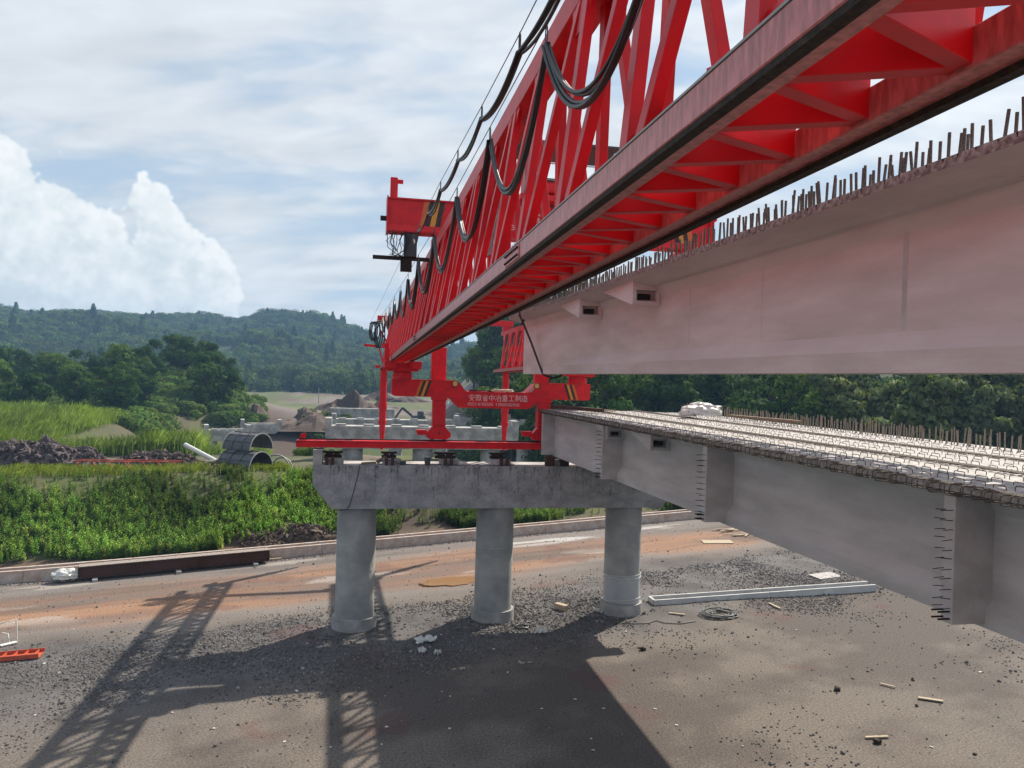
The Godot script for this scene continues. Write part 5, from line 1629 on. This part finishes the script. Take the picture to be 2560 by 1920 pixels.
func build_cap_things():
	rng.seed = 70
	var y := 6.81
	var k := 0
	var nth := ["by the end block of the cap", "second along the cap from the end block", "under the middle of the red rail", "fourth along the cap, next to the deck girder"]
	for q in [[-0.55, 0.72], [1.74, 0.6], [4.1, 0.85], [6.35, 0.62]]:
		# packing of rusty steel between the cap and the rail
		var t := thing("steel_packing", "rusty steel packing under the rail, " + nth[k], "packing", Vector3(q[0], y + 0.24, -33.75), "packings under the rail")
		var w: float = q[1]
		var a := MB.new(); a.box(Vector3(0, 0.055, 0), Vector3(w, 0.11, 0.34), Basis.IDENTITY, 0.006)
		put("base_plate", a, M.rust_dark, t)
		var b := MB.new(); b.box(Vector3(-w * 0.2, 0.15, 0), Vector3(w * 0.35, 0.075, 0.3)); b.box(Vector3(w * 0.22, 0.15, 0), Vector3(w * 0.3, 0.075, 0.3))
		put("spacer", b, M.rust, t)
		var c := MB.new(); c.box(Vector3(0, 0.22, 0), Vector3(w * 1.1, 0.065, 0.36), Basis.IDENTITY, 0.005)
		put("top_plate", c, M.rust_dark, t)
		# a pair of bracket posts at the edge of the cap
		for s in 2:
			var px: float = [811.0 + 5.0, 966.0, 1113.5, 1253.5][k] + s * 15.0
			var p := at_z(px, 1158, -32.98)
			var pm := MB.new()
			pm.box(Vector3(p.x, y + 0.16, -33.0), Vector3(0.13, 0.32, 0.13), Basis.IDENTITY, 0.006)
			tag(put("bracket_post", pm, M.rust), "short rusty post at the cap edge, " + nth[k], "post", "rusty posts on the cap")
		k += 1
	var bk := thing("bucket", "dark round bucket standing on the pier cap", "bucket", Vector3(at_z(1069, 1150, -33.1).x, y, -33.15))
	var m := MB.new()
	m.cone(Vector3(0, 0, 0), Vector3(0, 0.32, 0), 0.11, 0.14, 18)
	put("body", m, M.dark_grey, bk)
	var h := MB.new()
	var hp := PackedVector3Array()
	for s in 10: hp.append(Vector3(cos(PI * s / 9.0) * 0.14, 0.32 + sin(PI * s / 9.0) * 0.13, 0))
	h.tube(hp, 0.008, 5)
	put("handle", h, M.wire, bk)
	var bx := thing("tool_box", "small dark metal box on the pier cap", "box", Vector3(at_z(1008, 1150, -33.1).x, y, -33.15))
	var b1 := MB.new(); b1.box(Vector3(0, 0.07, 0), Vector3(0.24, 0.14, 0.2), Basis.IDENTITY, 0.006)
	put("body", b1, M.dark_grey, bx)
	var b2 := MB.new(); b2.box(Vector3(0, 0.15, 0), Vector3(0.25, 0.02, 0.21))
	put("lid", b2, M.dark_grey, bx)
	board(Vector3(0.6, y + 0.06, -33.1), Vector3(1.2, y + 0.1, -33.1), 0.12, 0.09, "timber_offcut", "grey timber offcut lying on the cap near the hanging cable", "timber", M.timber)
	board(Vector3(1.25, y + 0.1, -33.4), Vector3(1.6, y + 0.28, -33.3), 0.2, 0.16, "timber_offcut", "tilted timber block leaning on the rusty packing", "timber", M.timber)
	# hoses on the cap and down its face
	var hz := thing("black_hose", "thin black hose hanging down the face of the pier cap", "hose")
	var hm := MB.new()
	var p0 := PackedVector3Array()
	for q in [[905, 1158, -33.2], [899, 1163, -32.86], [897, 1175, -32.86], [893, 1195, -32.86], [886, 1220, -32.86], [880, 1243, -32.86], [873, 1265, -32.86], [868, 1273, -32.88], [855, 1275.5, -32.95], [845, 1275, -33.0]]: p0.append(at_z(q[0], q[1], q[2]))
	hm.tube(p0, 0.014, 6)
	put("hose", hm, M.black_rubber, hz)
	var h2 := thing("black_hose", "black hose trailing over the packings on top of the cap", "hose")
	var hm2 := MB.new()
	var p2 := PackedVector3Array()
	for s in 40: p2.append(Vector3(0.8 + s * 0.16, y + 0.02 + 0.2 * exp(-pow((s - 5.0) / 3.0, 2.0)) + (0.02 if s % 2 else 0.0), -33.05 - 0.12 * sin(s * 0.7) - 0.05 * cos(s * 1.9)))
	hm2.tube(p2, 0.016, 6)
	put("hose", hm2, M.black_rubber, h2)
	# steel under the end of the deck girder
	for q in [[8.55, "square rusty steel block carrying the end of the loop-edged girder"], [9.2, "dark steel block behind the square one under the loop-edged girder"]]:
		var st := MB.new()
		st.box(Vector3(q[0], y + 0.21, -33.15), Vector3(0.36, 0.42, 0.34), Basis.IDENTITY, 0.008)
		tag(put("steel_block", st, M.rust if q[0] < 9.0 else M.rust_dark), q[1], "steel block", "blocks under the girder end")
	# tangle of rope on the low part of the cross beam
	var rp := thing("rope_pile", "tangle of pale rope lying in the dip of the red cross beam", "rope")
	for c in 3:
		var rm := MB.new()
		var pr := PackedVector3Array()
		for s in 40:
			pr.append(Vector3(6.55 + 0.42 * sin(s * 0.55 + c) + 0.2 * rng.randfn() * 0.3, EYE.y - 0.575 + 0.03 * c + absf(0.06 * sin(s * 1.7)), -33.75 + 0.14 * cos(s * 0.8 + c)))
		rm.tube(pr, 0.014, 5)
		put("rope", rm, M.cream, rp)
	for q in [[5.25, 0.35, 0.1], [5.7, 0.5, 0.05], [6.0, 0.25, 0.09], [6.9, 0.4, 0.06], [7.15, 0.3, 0.05]]:
		board(Vector3(q[0] - q[1] * 0.5, EYE.y - 0.555, -33.8), Vector3(q[0] + q[1] * 0.5, EYE.y - 0.54, -33.7), 0.12, q[2], "scrap_bar", "short rusty scrap bar lying in the dip of the red cross beam", "scrap", M.rust, "scrap in the dip of the cross beam")

func build_deck_things():
	var yd := EYE.y - 1.27
	var p := EYE + ray(1754, 1032) * ((yd + 0.2 - EYE.y) / ray(1754, 1032).y)
	var s := thing("bulk_bag", "crumpled white woven bag lying on the deck bars", "bag")
	put("bag", sack(Vector3(p.x, yd + 0.26, p.z), Vector3(0.72, 0.3, 0.5), 5), M.plastic_white, s)
	put("loose_flap", sack(Vector3(p.x - 0.6, yd + 0.16, p.z + 0.1), Vector3(0.3, 0.2, 0.3), 8), M.plastic_white, s)
	var a := EYE + ray(1372, 1020) * ((yd + 0.2 - EYE.y) / ray(1372, 1020).y)
	board(Vector3(8.5, yd + 0.16, -32.6), Vector3(9.6, yd + 0.15, -29.4), 0.25, 0.14, "plank", "weathered brown plank lying on the front end of the deck", "plank", M.rust)
	board(Vector3(9.0, yd + 0.13, -32.4), Vector3(10.2, yd + 0.13, -29.8), 0.22, 0.05, "plank", "grey plank lying beside the brown one on the front end of the deck", "plank", M.timber_pale)
	board(Vector3(p.x + 0.9, yd + 0.13, p.z + 0.5), Vector3(p.x + 1.5, yd + 0.13, p.z + 4.2), 0.2, 0.09, "plank", "long squared timber on the deck beside the white bag", "plank", M.timber)

func build_rear_span():
	# the span already finished, on which the photographer stands: it shades and bounces light on what faces it
	var t := thing("finished_span", "finished concrete deck span the view is taken from", "bridge deck")
	var yt := EYE.y - 1.3
	var d := MB.new()
	d.box(Vector3(6.8, yt - 0.1, 13.6), Vector3(17.4, 0.2, 30.0))
	put("slab", d, M.concrete_deck, t)
	for k in 7:
		var g := MB.new()
		g.box(Vector3(-0.5 + k * 2.38, yt - 1.1, 13.8), Vector3(0.3, 1.8, 29.4))
		put("girder_web", g, M.concrete_girder, t)
	var e := MB.new()
	e.box(Vector3(6.8, yt - 1.1, 0.0), Vector3(15.6, 1.78, 0.3))
	put("end_diaphragm", e, M.concrete_girder, t)

func build_yard_things():
	rng.seed = 90
	# rusty beam by the drain
	var s1 := road_pt(road_s(-13.2, -44.0), -0.62); var s2 := road_pt(road_s(-4.2, -46.6), -0.62)
	var a := Vector3(s1.x, ground_y(s1.x, s1.y), s1.y); var b := Vector3(s2.x, ground_y(s2.x, s2.y), s2.y)
	var t := thing("steel_beam", "long rusty steel beam lying on sleepers beside the drain wall", "beam")
	var d := (b - a).normalized()
	var side := d.cross(Vector3.UP).normalized()
	var up := Vector3.UP * 0.16
	for q in [["top_flange", 0.6, 0.62, 0.03], ["bottom_flange", 0.02, 0.62, 0.03]]:
		var m := MB.new()
		m.bar(a + up + Vector3.UP * q[1], b + up + Vector3.UP * q[1], q[2], q[3])
		put(q[0], m, M.rust if q[1] < 0.3 else M.concrete_flaked, t)  # top flange pale instead of rusty: reflected light put into its colour
	for s in [-0.16, 0.16]:
		var m := MB.new()
		m.bar(a + up + Vector3.UP * 0.31 + side * s, b + up + Vector3.UP * 0.31 + side * s, 0.02, 0.55)
		put("web", m, M.rust, t)
	for k in 4:
		var m := MB.new()
		var p := a.lerp(b, [0.0, 0.27, 0.62, 1.0][k]) + up + Vector3.UP * 0.31
		m.bar(p - d * 0.02, p + d * 0.02, 0.56, 0.52)
		put("stiffener", m, M.rust, t)
	for k in 3:
		var p := a.lerp(b, 0.08 + k * 0.42)
		board(p - side * 0.7 + Vector3.UP * 0.06, p + side * 0.7 + Vector3.UP * 0.06, 0.24, 0.16, "sleeper", "concrete sleeper under the rusty steel beam", "sleeper", M.concrete, "sleepers under the rusty beam")
	board(a - d * 0.5 + side * -0.4 + Vector3.UP * 0.08, b + d * 0.8 - side * 0.4 + Vector3.UP * 0.06, 0.2, 0.1, "plank", "long pale plank lying in front of the rusty steel beam", "plank", M.timber_pale)
	var pw := sack(a - d * 0.6 + Vector3.UP * 0.35, Vector3(0.6, 0.32, 0.4), 31)
	tag(put("plastic_sheet", pw, M.plastic_white), "bundle of white plastic sheet at the end of the rusty steel beam", "plastic sheet")
	# coiled hose
	var c := on_ground(1798, 1538)
	var hc := thing("hose_coil", "grey-green hose thrown down in a loose coil on the gravel", "hose", c)
	put("coil", flat_ring(Vector3.ZERO, 0.72, 0.021, 7, 0.3), M.hose_grey, hc)
	put("coil", flat_ring(Vector3(0.05, 0.04, 0.02), 0.48, 0.021, 4, 0.4), M.hose_grey, hc)
	var tl := MB.new()
	var tp := PackedVector3Array()
	for q in [[1740, 1555], [1700, 1561], [1660, 1559], [1640, 1553], [1620, 1560], [1585, 1561], [1555, 1560]]:
		var e := on_ground(q[0], q[1])
		tp.append(e - c + Vector3(0, 0.03, 0))
	tl.tube(tp, 0.021, 5)
	put("tail", tl, M.hose_grey, hc)
	var tc := on_ground(1298, 1571)
	var ty := thing("hose_ring", "black rubber ring lying at the foot of the middle column", "rubber ring", tc)
	put("ring", flat_ring(Vector3(0, 0.02, 0), 0.27, 0.035, 2, 0.05), M.black_rubber, ty)
	# boards, sheets and scrap: pixel ends, width, height, material, label
	for q in [[2295, 1748, 2358, 1757, 0.16, 0.04, "timber_pale", "plank", "splintered pale plank lying alone on the bare soil"], [2163, 1847, 2221, 1845, 0.1, 0.03, "timber_pale", "timber_strip", "thin pale strip of wood on the bare soil beside a dark clod"],
			[2200, 1712, 2238, 1721, 0.08, 0.03, "timber_pale", "timber_strip", "short pale strip of wood on the soil near the splintered plank"], [1922, 1510, 1950, 1524, 0.12, 0.04, "timber_pale", "plank", "short pale board on the gravel in front of the concrete trough"],
			[1672, 1535, 1712, 1539, 0.12, 0.03, "timber_pale", "plank", "pale board on the gravel between the column and the hose coil"], [0, 1618, 42, 1608, 0.2, 0.05, "plastic_white", "plank", "white plank lying beside the orange steel form"]]:
		var e := on_ground(q[0], q[1]) + Vector3(0, 0.05, 0)
		var f := on_ground(q[2], q[3]) + Vector3(0, 0.05, 0)
		board(e, f, q[4], q[5], q[7], q[8], "timber", M[q[6]])
	for q in [[2063, 1441, 1.5, 0.9, 0.2, "concrete_deck", "pale square sheet of board lying beyond the concrete trough"], [1793, 1356, 1.9, 0.9, -0.2, "timber_pale", "pinkish plywood sheet in front of the timber pile"]]:
		var e := on_ground(q[0], q[1])
		var m := MB.new()
		m.box(Vector3(0, 0.05, 0), Vector3(q[2], 0.02, q[3]), Basis.from_euler(Vector3(0.03, q[4], 0.03)))
		var o := put("board_sheet", m, M[q[5]])
		o.position = e
		tag(o, q[6], "board")
	for k in 13:
		var e := on_ground(1772 + rng.randf() * 110.0, 1328 + rng.randf() * 16.0)
		var an := rng.randf_range(-0.6, 0.9)
		var l := rng.randf_range(0.9, 2.4)
		board(e + Vector3(0, 0.05 + rng.randf() * 0.15, 0), e + Vector3(cos(an) * l, 0.06 + rng.randf() * 0.12, -sin(an) * l), 0.11, 0.05, "timber_batten", "pale timber batten in the loose pile beside the drain wall", "timber", M.timber_pale, "battens beside the drain wall")
	var bl := on_ground(1403, 1524)
	var bm := MB.new()
	bm.box(Vector3(0, 0.13, 0), Vector3(0.28, 0.24, 0.62), Basis(Vector3.UP, 0.6), 0.008)
	var bo := put("timber_block", bm, M.timber_pale)
	bo.position = bl
	tag(bo, "squared timber block on the gravel between the second and third columns", "timber")
	for q in [[1062, 1605, 0.8, 0.55, "crumpled white plastic sheet in the shade beside the gravel"], [1055, 1632, 0.3, 0.35, "small crumpled white scrap below the plastic sheet"], [1094, 1637, 0.26, 0.2, "white plastic scrap to the side of the crumpled sheet"], [1355, 1583, 0.42, 0.26, "grey plastic bag in the shade near the rubber ring"], [1505, 1532, 0.4, 0.3, "white and black plastic bag at the foot of the third column"]]:
		var e := on_ground(q[0], q[1])
		tag(put("plastic_scrap", crumpled(e, q[2], q[3], 0.16, int(q[0])), M.plastic_white), q[4], "plastic scrap")
	for k in 30:
		var e := on_ground(rng.randf_range(40, 2500), rng.randf_range(1560, 1900))
		if road_w(e.x, e.z) > -9.0: continue
		var m := MB.new()
		m.box(Vector3(0, 0.025, 0), Vector3(rng.randf_range(0.04, 0.12), 0.014, rng.randf_range(0.03, 0.07)), Basis.from_euler(Vector3(rng.randf_range(-0.2, 0.2), rng.randf() * TAU, rng.randf_range(-0.2, 0.2))))
		var o := put("chip", m, M.plastic_white)
		o.position = e
		tag(o, "small white chip lying on the bare yard", "chip", "white chips on the yard")
	var clods := ["near the thin strip of wood", "on the bare soil past the shaded ground", "on the gravel before the trough"]
	for q in [[2193, 1858, 0], [2093, 1727, 1], [1607, 1626, 2]]:
		var e := on_ground(q[0], q[1])
		var o := put("clod", rock_mesh(40 + q[2], 2), M.rust_dark)
		o.position = e + Vector3(0, 0.06, 0)
		o.scale = Vector3.ONE * 0.24
		tag(o, "dark clod of earth " + clods[q[2]], "clod")
	# orange steel form
	var of := thing("orange_form", "orange steel form panel lying on the yard with its ribs upward", "form panel")
	var o1 := on_ground(-60, 1655); var o2 := on_ground(104, 1640)
	var fm := MB.new()
	fm.bar(o1 + Vector3(0, 0.05, 0), o2 + Vector3(0, 0.05, 0), 0.7, 0.03)
	put("plate", fm, M.orange_steel, of)
	for s in [-0.32, 0.32]:
		var r := MB.new()
		r.bar(o1 + Vector3(0, 0.13, -s), o2 + Vector3(0, 0.13, -s), 0.03, 0.13)
		put("rib", r, M.orange_steel, of)
	for k in 6:
		var p := o1.lerp(o2, (k + 0.5) / 6.0)
		var r := MB.new()
		r.box(p + Vector3(0, 0.12, 0), Vector3(0.03, 0.1, 0.62))
		put("rib", r, M.orange_steel, of)
	# white bent wire frame near it
	var wf := MB.new()
	var g0 := on_ground(5, 1608)
	wf.tube(PackedVector3Array([g0 + Vector3(-0.3, 0.02, 0), g0 + Vector3(-0.1, 0.75, 0), g0 + Vector3(0.45, 0.9, -0.1), g0 + Vector3(0.5, 0.02, -0.1)]), 0.025, 6)
	wf.tube(PackedVector3Array([g0 + Vector3(0.0, 0.4, 0), g0 + Vector3(0.2, 0.35, 0), g0 + Vector3(0.3, 0.02, 0.1)]), 0.025, 6)
	tag(put("bent_pipe", wf, M.plastic_white), "bent pale pipe standing behind the orange steel form", "pipe")
	# film wrapped round the third column
	var wr := MB.new()
	var gy := ground_y(12.2, -33.8)
	wr.cone(Vector3(12.2, gy + 0.52, -33.8), Vector3(12.2, gy + 1.75, -33.8), 0.822, 0.816, 48, false)
	var film := solid("film", Color(0.9, 0.92, 0.94, 0.28), 0.25)
	film.transparency = BaseMaterial3D.TRANSPARENCY_ALPHA
	film.cull_mode = BaseMaterial3D.CULL_DISABLED
	var wt := thing("plastic_wrap", "clear plastic film tied round the base of the third column", "plastic film")
	put("film", wr, film, wt)
	for q in [[0.6, 0.12], [1.72, 0.04], [1.66, -0.05]]:
		var rm := MB.new()
		var rp := PackedVector3Array()
		for s in 30:
			var an := TAU * s / 30.0
			rp.append(Vector3(12.2 + cos(an) * 0.835, gy + q[0] + q[1] * sin(an + 0.6), -33.8 + sin(an) * 0.835))
		rm.tube(rp, 0.012, 5, true)
		put("tie", rm, M.plastic_white, wt)

func shell(c: Vector3, yaw: float, r: float, length: float, label: String):
	# half-round steel column form with outer ribs, lying arch upward
	var t := thing("form_shell", label, "form shell", c, "half-round steel forms")
	t.rotation.y = yaw
	var n := 22
	for part in 1:
		var m := MB.new()
		var prof := PackedVector2Array()
		for k in n + 1: prof.append(Vector2(cos(PI * k / n), sin(PI * k / n)) * r)
		for k in range(n, -1, -1): prof.append(Vector2(cos(PI * k / n), sin(PI * k / n)) * (r - 0.015))
		m.prism(prof, Transform3D(Basis.IDENTITY, Vector3(0, 0, -length * 0.5)), length)
		put("skin", m, M.steel_form, t)
	for z in [-0.5, -0.17, 0.17, 0.5]:
		var m := MB.new()
		var prof := PackedVector2Array()
		for k in n + 1: prof.append(Vector2(cos(PI * k / n), sin(PI * k / n)) * (r + 0.07))
		for k in range(n, -1, -1): prof.append(Vector2(cos(PI * k / n), sin(PI * k / n)) * (r + 0.002))
		m.prism(prof, Transform3D(Basis.IDENTITY, Vector3(0, 0, z * (length - 0.05) - 0.02)), 0.04)
		put("rib", m, M.steel_form if absf(z) < 0.4 else M.galvanised, t)
	for k in 7:
		var an := PI * k / 6.0
		var m := MB.new()
		m.box(Vector3(cos(an) * (r + 0.03), sin(an) * (r + 0.03), 0), Vector3(0.012, 0.055, length - 0.1), Basis(Vector3.BACK, an + PI * 0.5))
		put("stringer", m, M.steel_form, t)

func build_terrace_things():
	rng.seed = 110
	var p := on_ground(612, 1172)
	var y := p.y
	shell(Vector3(p.x, y + 0.12, p.z), 0.95, 1.12, 2.9, "lower ribbed grey steel form shell of the stacked pair")
	shell(Vector3(p.x + 0.1, y + 1.36, p.z - 0.5), 0.95, 1.1, 2.5, "upper ribbed grey steel form shell resting on the lower one")
	for q in [[690, 1172, 0.95], [705, 1170, 0.72]]:
		var c := on_ground(q[0], q[1])
		var m := MB.new()
		var pr := PackedVector3Array()
		for k in 21: pr.append(c + Vector3(cos(PI * k / 20.0) * q[2], sin(PI * k / 20.0) * q[2] * 1.05, cos(PI * k / 20.0) * 0.3))
		m.tube(pr, 0.06, 8)
		tag(put("form_hoop", m, M.galvanised), ("large" if q[2] > 0.8 else "smaller") + " grey steel hoop standing on the terrace beside the form shells", "hoop")
	# orange scaffold frames
	for q in [[262, "orange scaffold frame lying below the big rock heap"], [385, "orange scaffold frame lying next to the grey ladder pieces"]]:
		var c := on_ground(q[0], 1180)
		var t := thing("scaffold_frame", q[1], "scaffold frame", c, "orange scaffold frames")
		for s in [-0.45, 0.45]:
			for yy in [0.1, 0.75]:
				var m := MB.new()
				m.tube(PackedVector3Array([Vector3(-1.75, yy, s), Vector3(1.75, yy, s + 0.3)]), 0.035, 6)
				put("rail", m, M.orange_steel, t)
		for k in 9:
			var x := -1.7 + k * 0.42
			var m := MB.new()
			m.tube(PackedVector3Array([Vector3(x, 0.1, -0.45), Vector3(x + 0.1, 0.1, 0.6)]), 0.028, 5)
			put("rung", m, M.orange_steel, t)
		for k in 4:
			var x := -1.6 + k * 0.95
			var m := MB.new()
			m.tube(PackedVector3Array([Vector3(x, 0.75, 0.45), Vector3(x + 0.5, 0.1, 0.5)]), 0.025, 5)
			put("diagonal", m, M.orange_steel, t)
	for k in 6:
		var a := on_ground(455 + k * 6, 1176 - k * 2); var b := on_ground(540 + k * 5, 1166 - k * 2)
		board(a + Vector3(0, 0.12 + k * 0.03, 0), b + Vector3(0, 0.14 + k * 0.03, 0), 0.08, 0.06, "steel_bar", "grey steel bar in the pile between the orange frames and the form shells", "bar", M.galvanised, "steel bars on the terrace")
	var wp := MB.new()
	wp.cone(on_ground(540, 1158) + Vector3(0, 0.15, 0), on_ground(462, 1145) + Vector3(0, 1.0, 0), 0.17, 0.17, 14)
	tag(put("white_pipe", wp, M.plastic_white), "white pipe leaning on the low rubble of the terrace", "pipe")
	# far side of the site
	far_pier(rel(6.0, -4.05, -64.4), 0.0, 15.4, 1.75, 4.2, 3, 7, "stained pier next behind the red rail, seven pads on its cap")
	far_pier(rel(5.6, -5.15, -94.4), 0.0, 14.8, 1.8, 5.5, 3, 7, "pier behind the stained one, its cap lower and cleaner")
	far_pier(at_z(1186, 1046, -112.0), -0.5, 5.6, 1.5, 3.2, 2, 4, "short skewed pier beyond the second leg of the cross beam")
	far_pier(at_z(1312, 1052, -84.0), -0.45, 4.6, 1.25, 6.5, 1, 3, "single-column pier seen between the bogie and the deck girder")
	far_pier(at_z(569, 1074, -100.0), 0.2, 5.3, 1.3, 3.0, 2, 4, "low pier cap behind the upper form shell")
	far_pier(at_z(653, 1060, -108.0), 0.12, 5.1, 1.2, 5.5, 1, 4, "single-column pier rising over the form shells")
	for q in [[826.0, 985.0, 1020.0, 1044.0, -125.0, "long grey abutment wall below the dark soil heap"], [660.0, 755.0, 1033.0, 1058.0, -150.0, "smaller grey abutment wall at the foot of the wooded knoll"]]:
		var a := at_z(q[0], q[2], q[4]); var b := at_z(q[1], q[3] + 20.0, q[4])
		var t := thing("abutment", q[5], "abutment", Vector3.ZERO, "abutments of the bridges beyond")
		var m := MB.new()
		m.box(Vector3((a.x + b.x) * 0.5, (a.y + b.y) * 0.5, q[4] - 0.8), Vector3(b.x - a.x, a.y - b.y, 1.6))
		put("wall", m, M.concrete_far, t)
		var l := MB.new()
		l.box(Vector3((a.x + b.x) * 0.5, b.y + (a.y - b.y) * 0.3, q[4] + 0.6), Vector3(b.x - a.x + 0.6, 0.7, 1.2))
		put("ledge", l, M.concrete_far, t)
	for q in [[875.0, 1022.0, -150.0, 8.0, 3.6, "dark red-brown soil heap on top of the long abutment"], [985.0, 1010.0, -210.0, 16.0, 3.2, "grey-purple spoil heap at the foot of the netted slope"],
			[775.0, 1046.0, -122.0, 5.5, 2.4, "dark rubble bank between the two abutments"], [618.0, 1050.0, -124.0, 5.0, 2.8, "red-brown soil bank beside the smaller abutment"], [945.0, 1030.0, -165.0, 9.0, 3.0, "low brown soil ridge beyond the long abutment"], [700.0, 1022.0, -190.0, 9.0, 2.6, "pale spoil ridge on the far earthworks"]]:
		var c := at_z(q[0], q[1], q[2])
		var m := MB.new()
		m.col = Color(0.105, 0.068, 0.056)
		var hf := func(u: float, v: float) -> float: return q[4] * maxf(0.0, 1.0 - pow(u * u + v * v, 0.7)) * (1.0 + 1.3 * nz.get_noise_2d(u * 22.0 + q[0], v * 22.0)) - 1.5
		for a in 20:
			for b in 20:
				var s := []
				for e in [[0, 0], [1, 0], [1, 1], [0, 1]]:
					var u: float = (a + e[0]) / 10.0 - 1.0
					var v: float = (b + e[1]) / 10.0 - 1.0
					s.append(c + Vector3(u * q[3], hf.call(u, v), v * 7.0))
				m.quad(s[3], s[2], s[1], s[0])
		tag(put("soil_heap", m, M.stone), q[5], "heap")
	# small machine among the earthworks
	var ec := at_z(1042, 1046, -120.0)
	var ex := thing("excavator", "small dark excavator parked among the earthworks", "excavator", Vector3(ec.x, ground_y(ec.x, -120.0), -120.0))
	var eh := ec.y - ex.position.y
	for q in [["track", Vector3(0, 0.35, 0.8), Vector3(2.6, 0.7, 0.5)], ["track", Vector3(0, 0.35, -0.8), Vector3(2.6, 0.7, 0.5)], ["body", Vector3(0.2, 1.1, 0), Vector3(2.0, 0.8, 1.7)], ["cab", Vector3(0.5, 1.7, 0.45), Vector3(0.9, 1.0, 0.8)]]:
		var m := MB.new()
		m.box(q[1], q[2], Basis.IDENTITY, 0.08)
		put(q[0], m, M.dark_grey if q[0] == "track" else M.steel_form, ex)
	var bo := MB.new()
	bo.bar(Vector3(-0.6, 1.3, 0), Vector3(-2.2, 2.6, 0), 0.3, 0.35)
	bo.bar(Vector3(-2.2, 2.6, 0), Vector3(-3.2, 1.1, 0), 0.25, 0.28)
	put("boom", bo, M.dark_grey, ex)
	var bu := MB.new()
	bu.box(Vector3(-3.25, 0.9, 0), Vector3(0.6, 0.6, 0.8), Basis(Vector3.BACK, 0.4), 0.06)
	put("bucket", bu, M.dark_grey, ex)
	# hut at the foot of the knoll
	var hp := at_z(432, 1062, -100.0)
	var hut := thing("hut", "little grey hut with a tiled roof at the foot of the knoll", "hut", Vector3(hp.x, ground_y(hp.x, -100.0) - 0.2, -100.0))
	var hw := MB.new(); hw.box(Vector3(0, 0.9, 0), Vector3(2.2, 1.8, 2.0))
	put("wall", hw, M.concrete_far, hut)
	var hr := MB.new(); hr.prism(PackedVector2Array([Vector2(-1.4, 1.75), Vector2(1.4, 1.75), Vector2(0.2, 2.5)]), Transform3D(Basis.IDENTITY, Vector3(0, 0, -1.2)), 2.4)
	put("roof", hr, M.dark_grey, hut)
	var pole := MB.new()
	var q0 := at_z(797, 1004, -180.0)
	pole.cone(Vector3(q0.x, ground_y(q0.x, -180.0), -180.0), at_z(797, 969, -180.0), 0.09, 0.07, 8)
	tag(put("utility_pole", pole, M.galvanised), "thin grey pole standing before the distant hills", "pole")
	# netting frame on the cut slope: raking and level strips
	var ns := thing("slope_netting", "grey lattice of concrete strips on the cut hillside", "slope lattice")
	var nm := MB.new()
	var np := func(u: float, v: float) -> Vector3:
		var z := lerpf(-132.0, -166.0, u)
		var x := 14.5 + (-z - 130.0) * 0.13 + v * 15.0
		return Vector3(x, ground_y(x, z) + 0.12, z)
	for k in 26:
		for s in 8: nm.bar(np.call(k / 25.0, s / 8.0), np.call(k / 25.0, (s + 1) / 8.0), 0.22, 0.22)
	for k in 11:
		for s in 10: nm.bar(np.call(s / 10.0, k / 10.0), np.call((s + 1) / 10.0, k / 10.0), 0.22, 0.22)
	put("strips", nm, M.concrete_far, ns)

# ---------------------------------------------------------------- scene
func _ready():
	var yaw := deg_to_rad(11.6)
	var pitch := deg_to_rad(-0.36)
	var roll := deg_to_rad(1.63)
	cf = Vector3(sin(yaw) * cos(pitch), sin(pitch), -cos(yaw) * cos(pitch))
	var r0 := Vector3(cos(yaw), 0, sin(yaw))
	var u0 := r0.cross(cf)
	cr = r0 * cos(roll) + u0 * sin(roll)
	cu = u0 * cos(roll) - r0 * sin(roll)
	var cam := Camera3D.new()
	cam.name = "camera"
	cam.fov = rad_to_deg(2.0 * atan(960.0 / FOCAL))
	cam.near = 0.1
	cam.far = 6000.0
	cam.transform = Transform3D(Basis(cr, cu, -cf), EYE)
	add_child(cam)
	cam.current = true
	nz.seed = 7; nz.frequency = 0.05; nz.fractal_octaves = 4; nz.noise_type = FastNoiseLite.TYPE_SIMPLEX_SMOOTH
	nf.seed = 17; nf.frequency = 0.05; nf.fractal_octaves = 2
	var env := Environment.new()
	env.background_mode = Environment.BG_SKY
	var sm := PanoramaSkyMaterial.new()
	sm.panorama = sky_image()
	var sky := Sky.new()
	sky.sky_material = sm
	env.sky = sky
	env.background_energy_multiplier = 1.0
	env.tonemap_mode = Environment.TONE_MAPPER_LINEAR
	env.tonemap_exposure = 1.55
	env.fog_enabled = true
	env.fog_density = 0.0005
	env.fog_light_color = Color(0.56, 0.72, 0.88)
	env.sdfgi_enabled = true; env.ssao_enabled = true; env.ssil_enabled = true
	var we := WorldEnvironment.new()
	we.name = "environment"
	we.environment = env
	add_child(we)
	var sun := DirectionalLight3D.new()
	sun.name = "sun"
	sun.light_energy = 1.6
	sun.light_color = Color(1.0, 0.955, 0.89)
	sun.light_angular_distance = 0.6
	sun.shadow_enabled = true
	sun.basis = Basis.looking_at(-sun_to)
	add_child(sun)
	make_materials()
	build_ground()
	build_hills()
	build_pier()
	build_girders()
	build_gantry()
	build_drains()
	build_plants()
	build_stones()
	build_cap_things()
	build_deck_things()
	build_rear_span()
	build_yard_things()
	build_terrace_things()
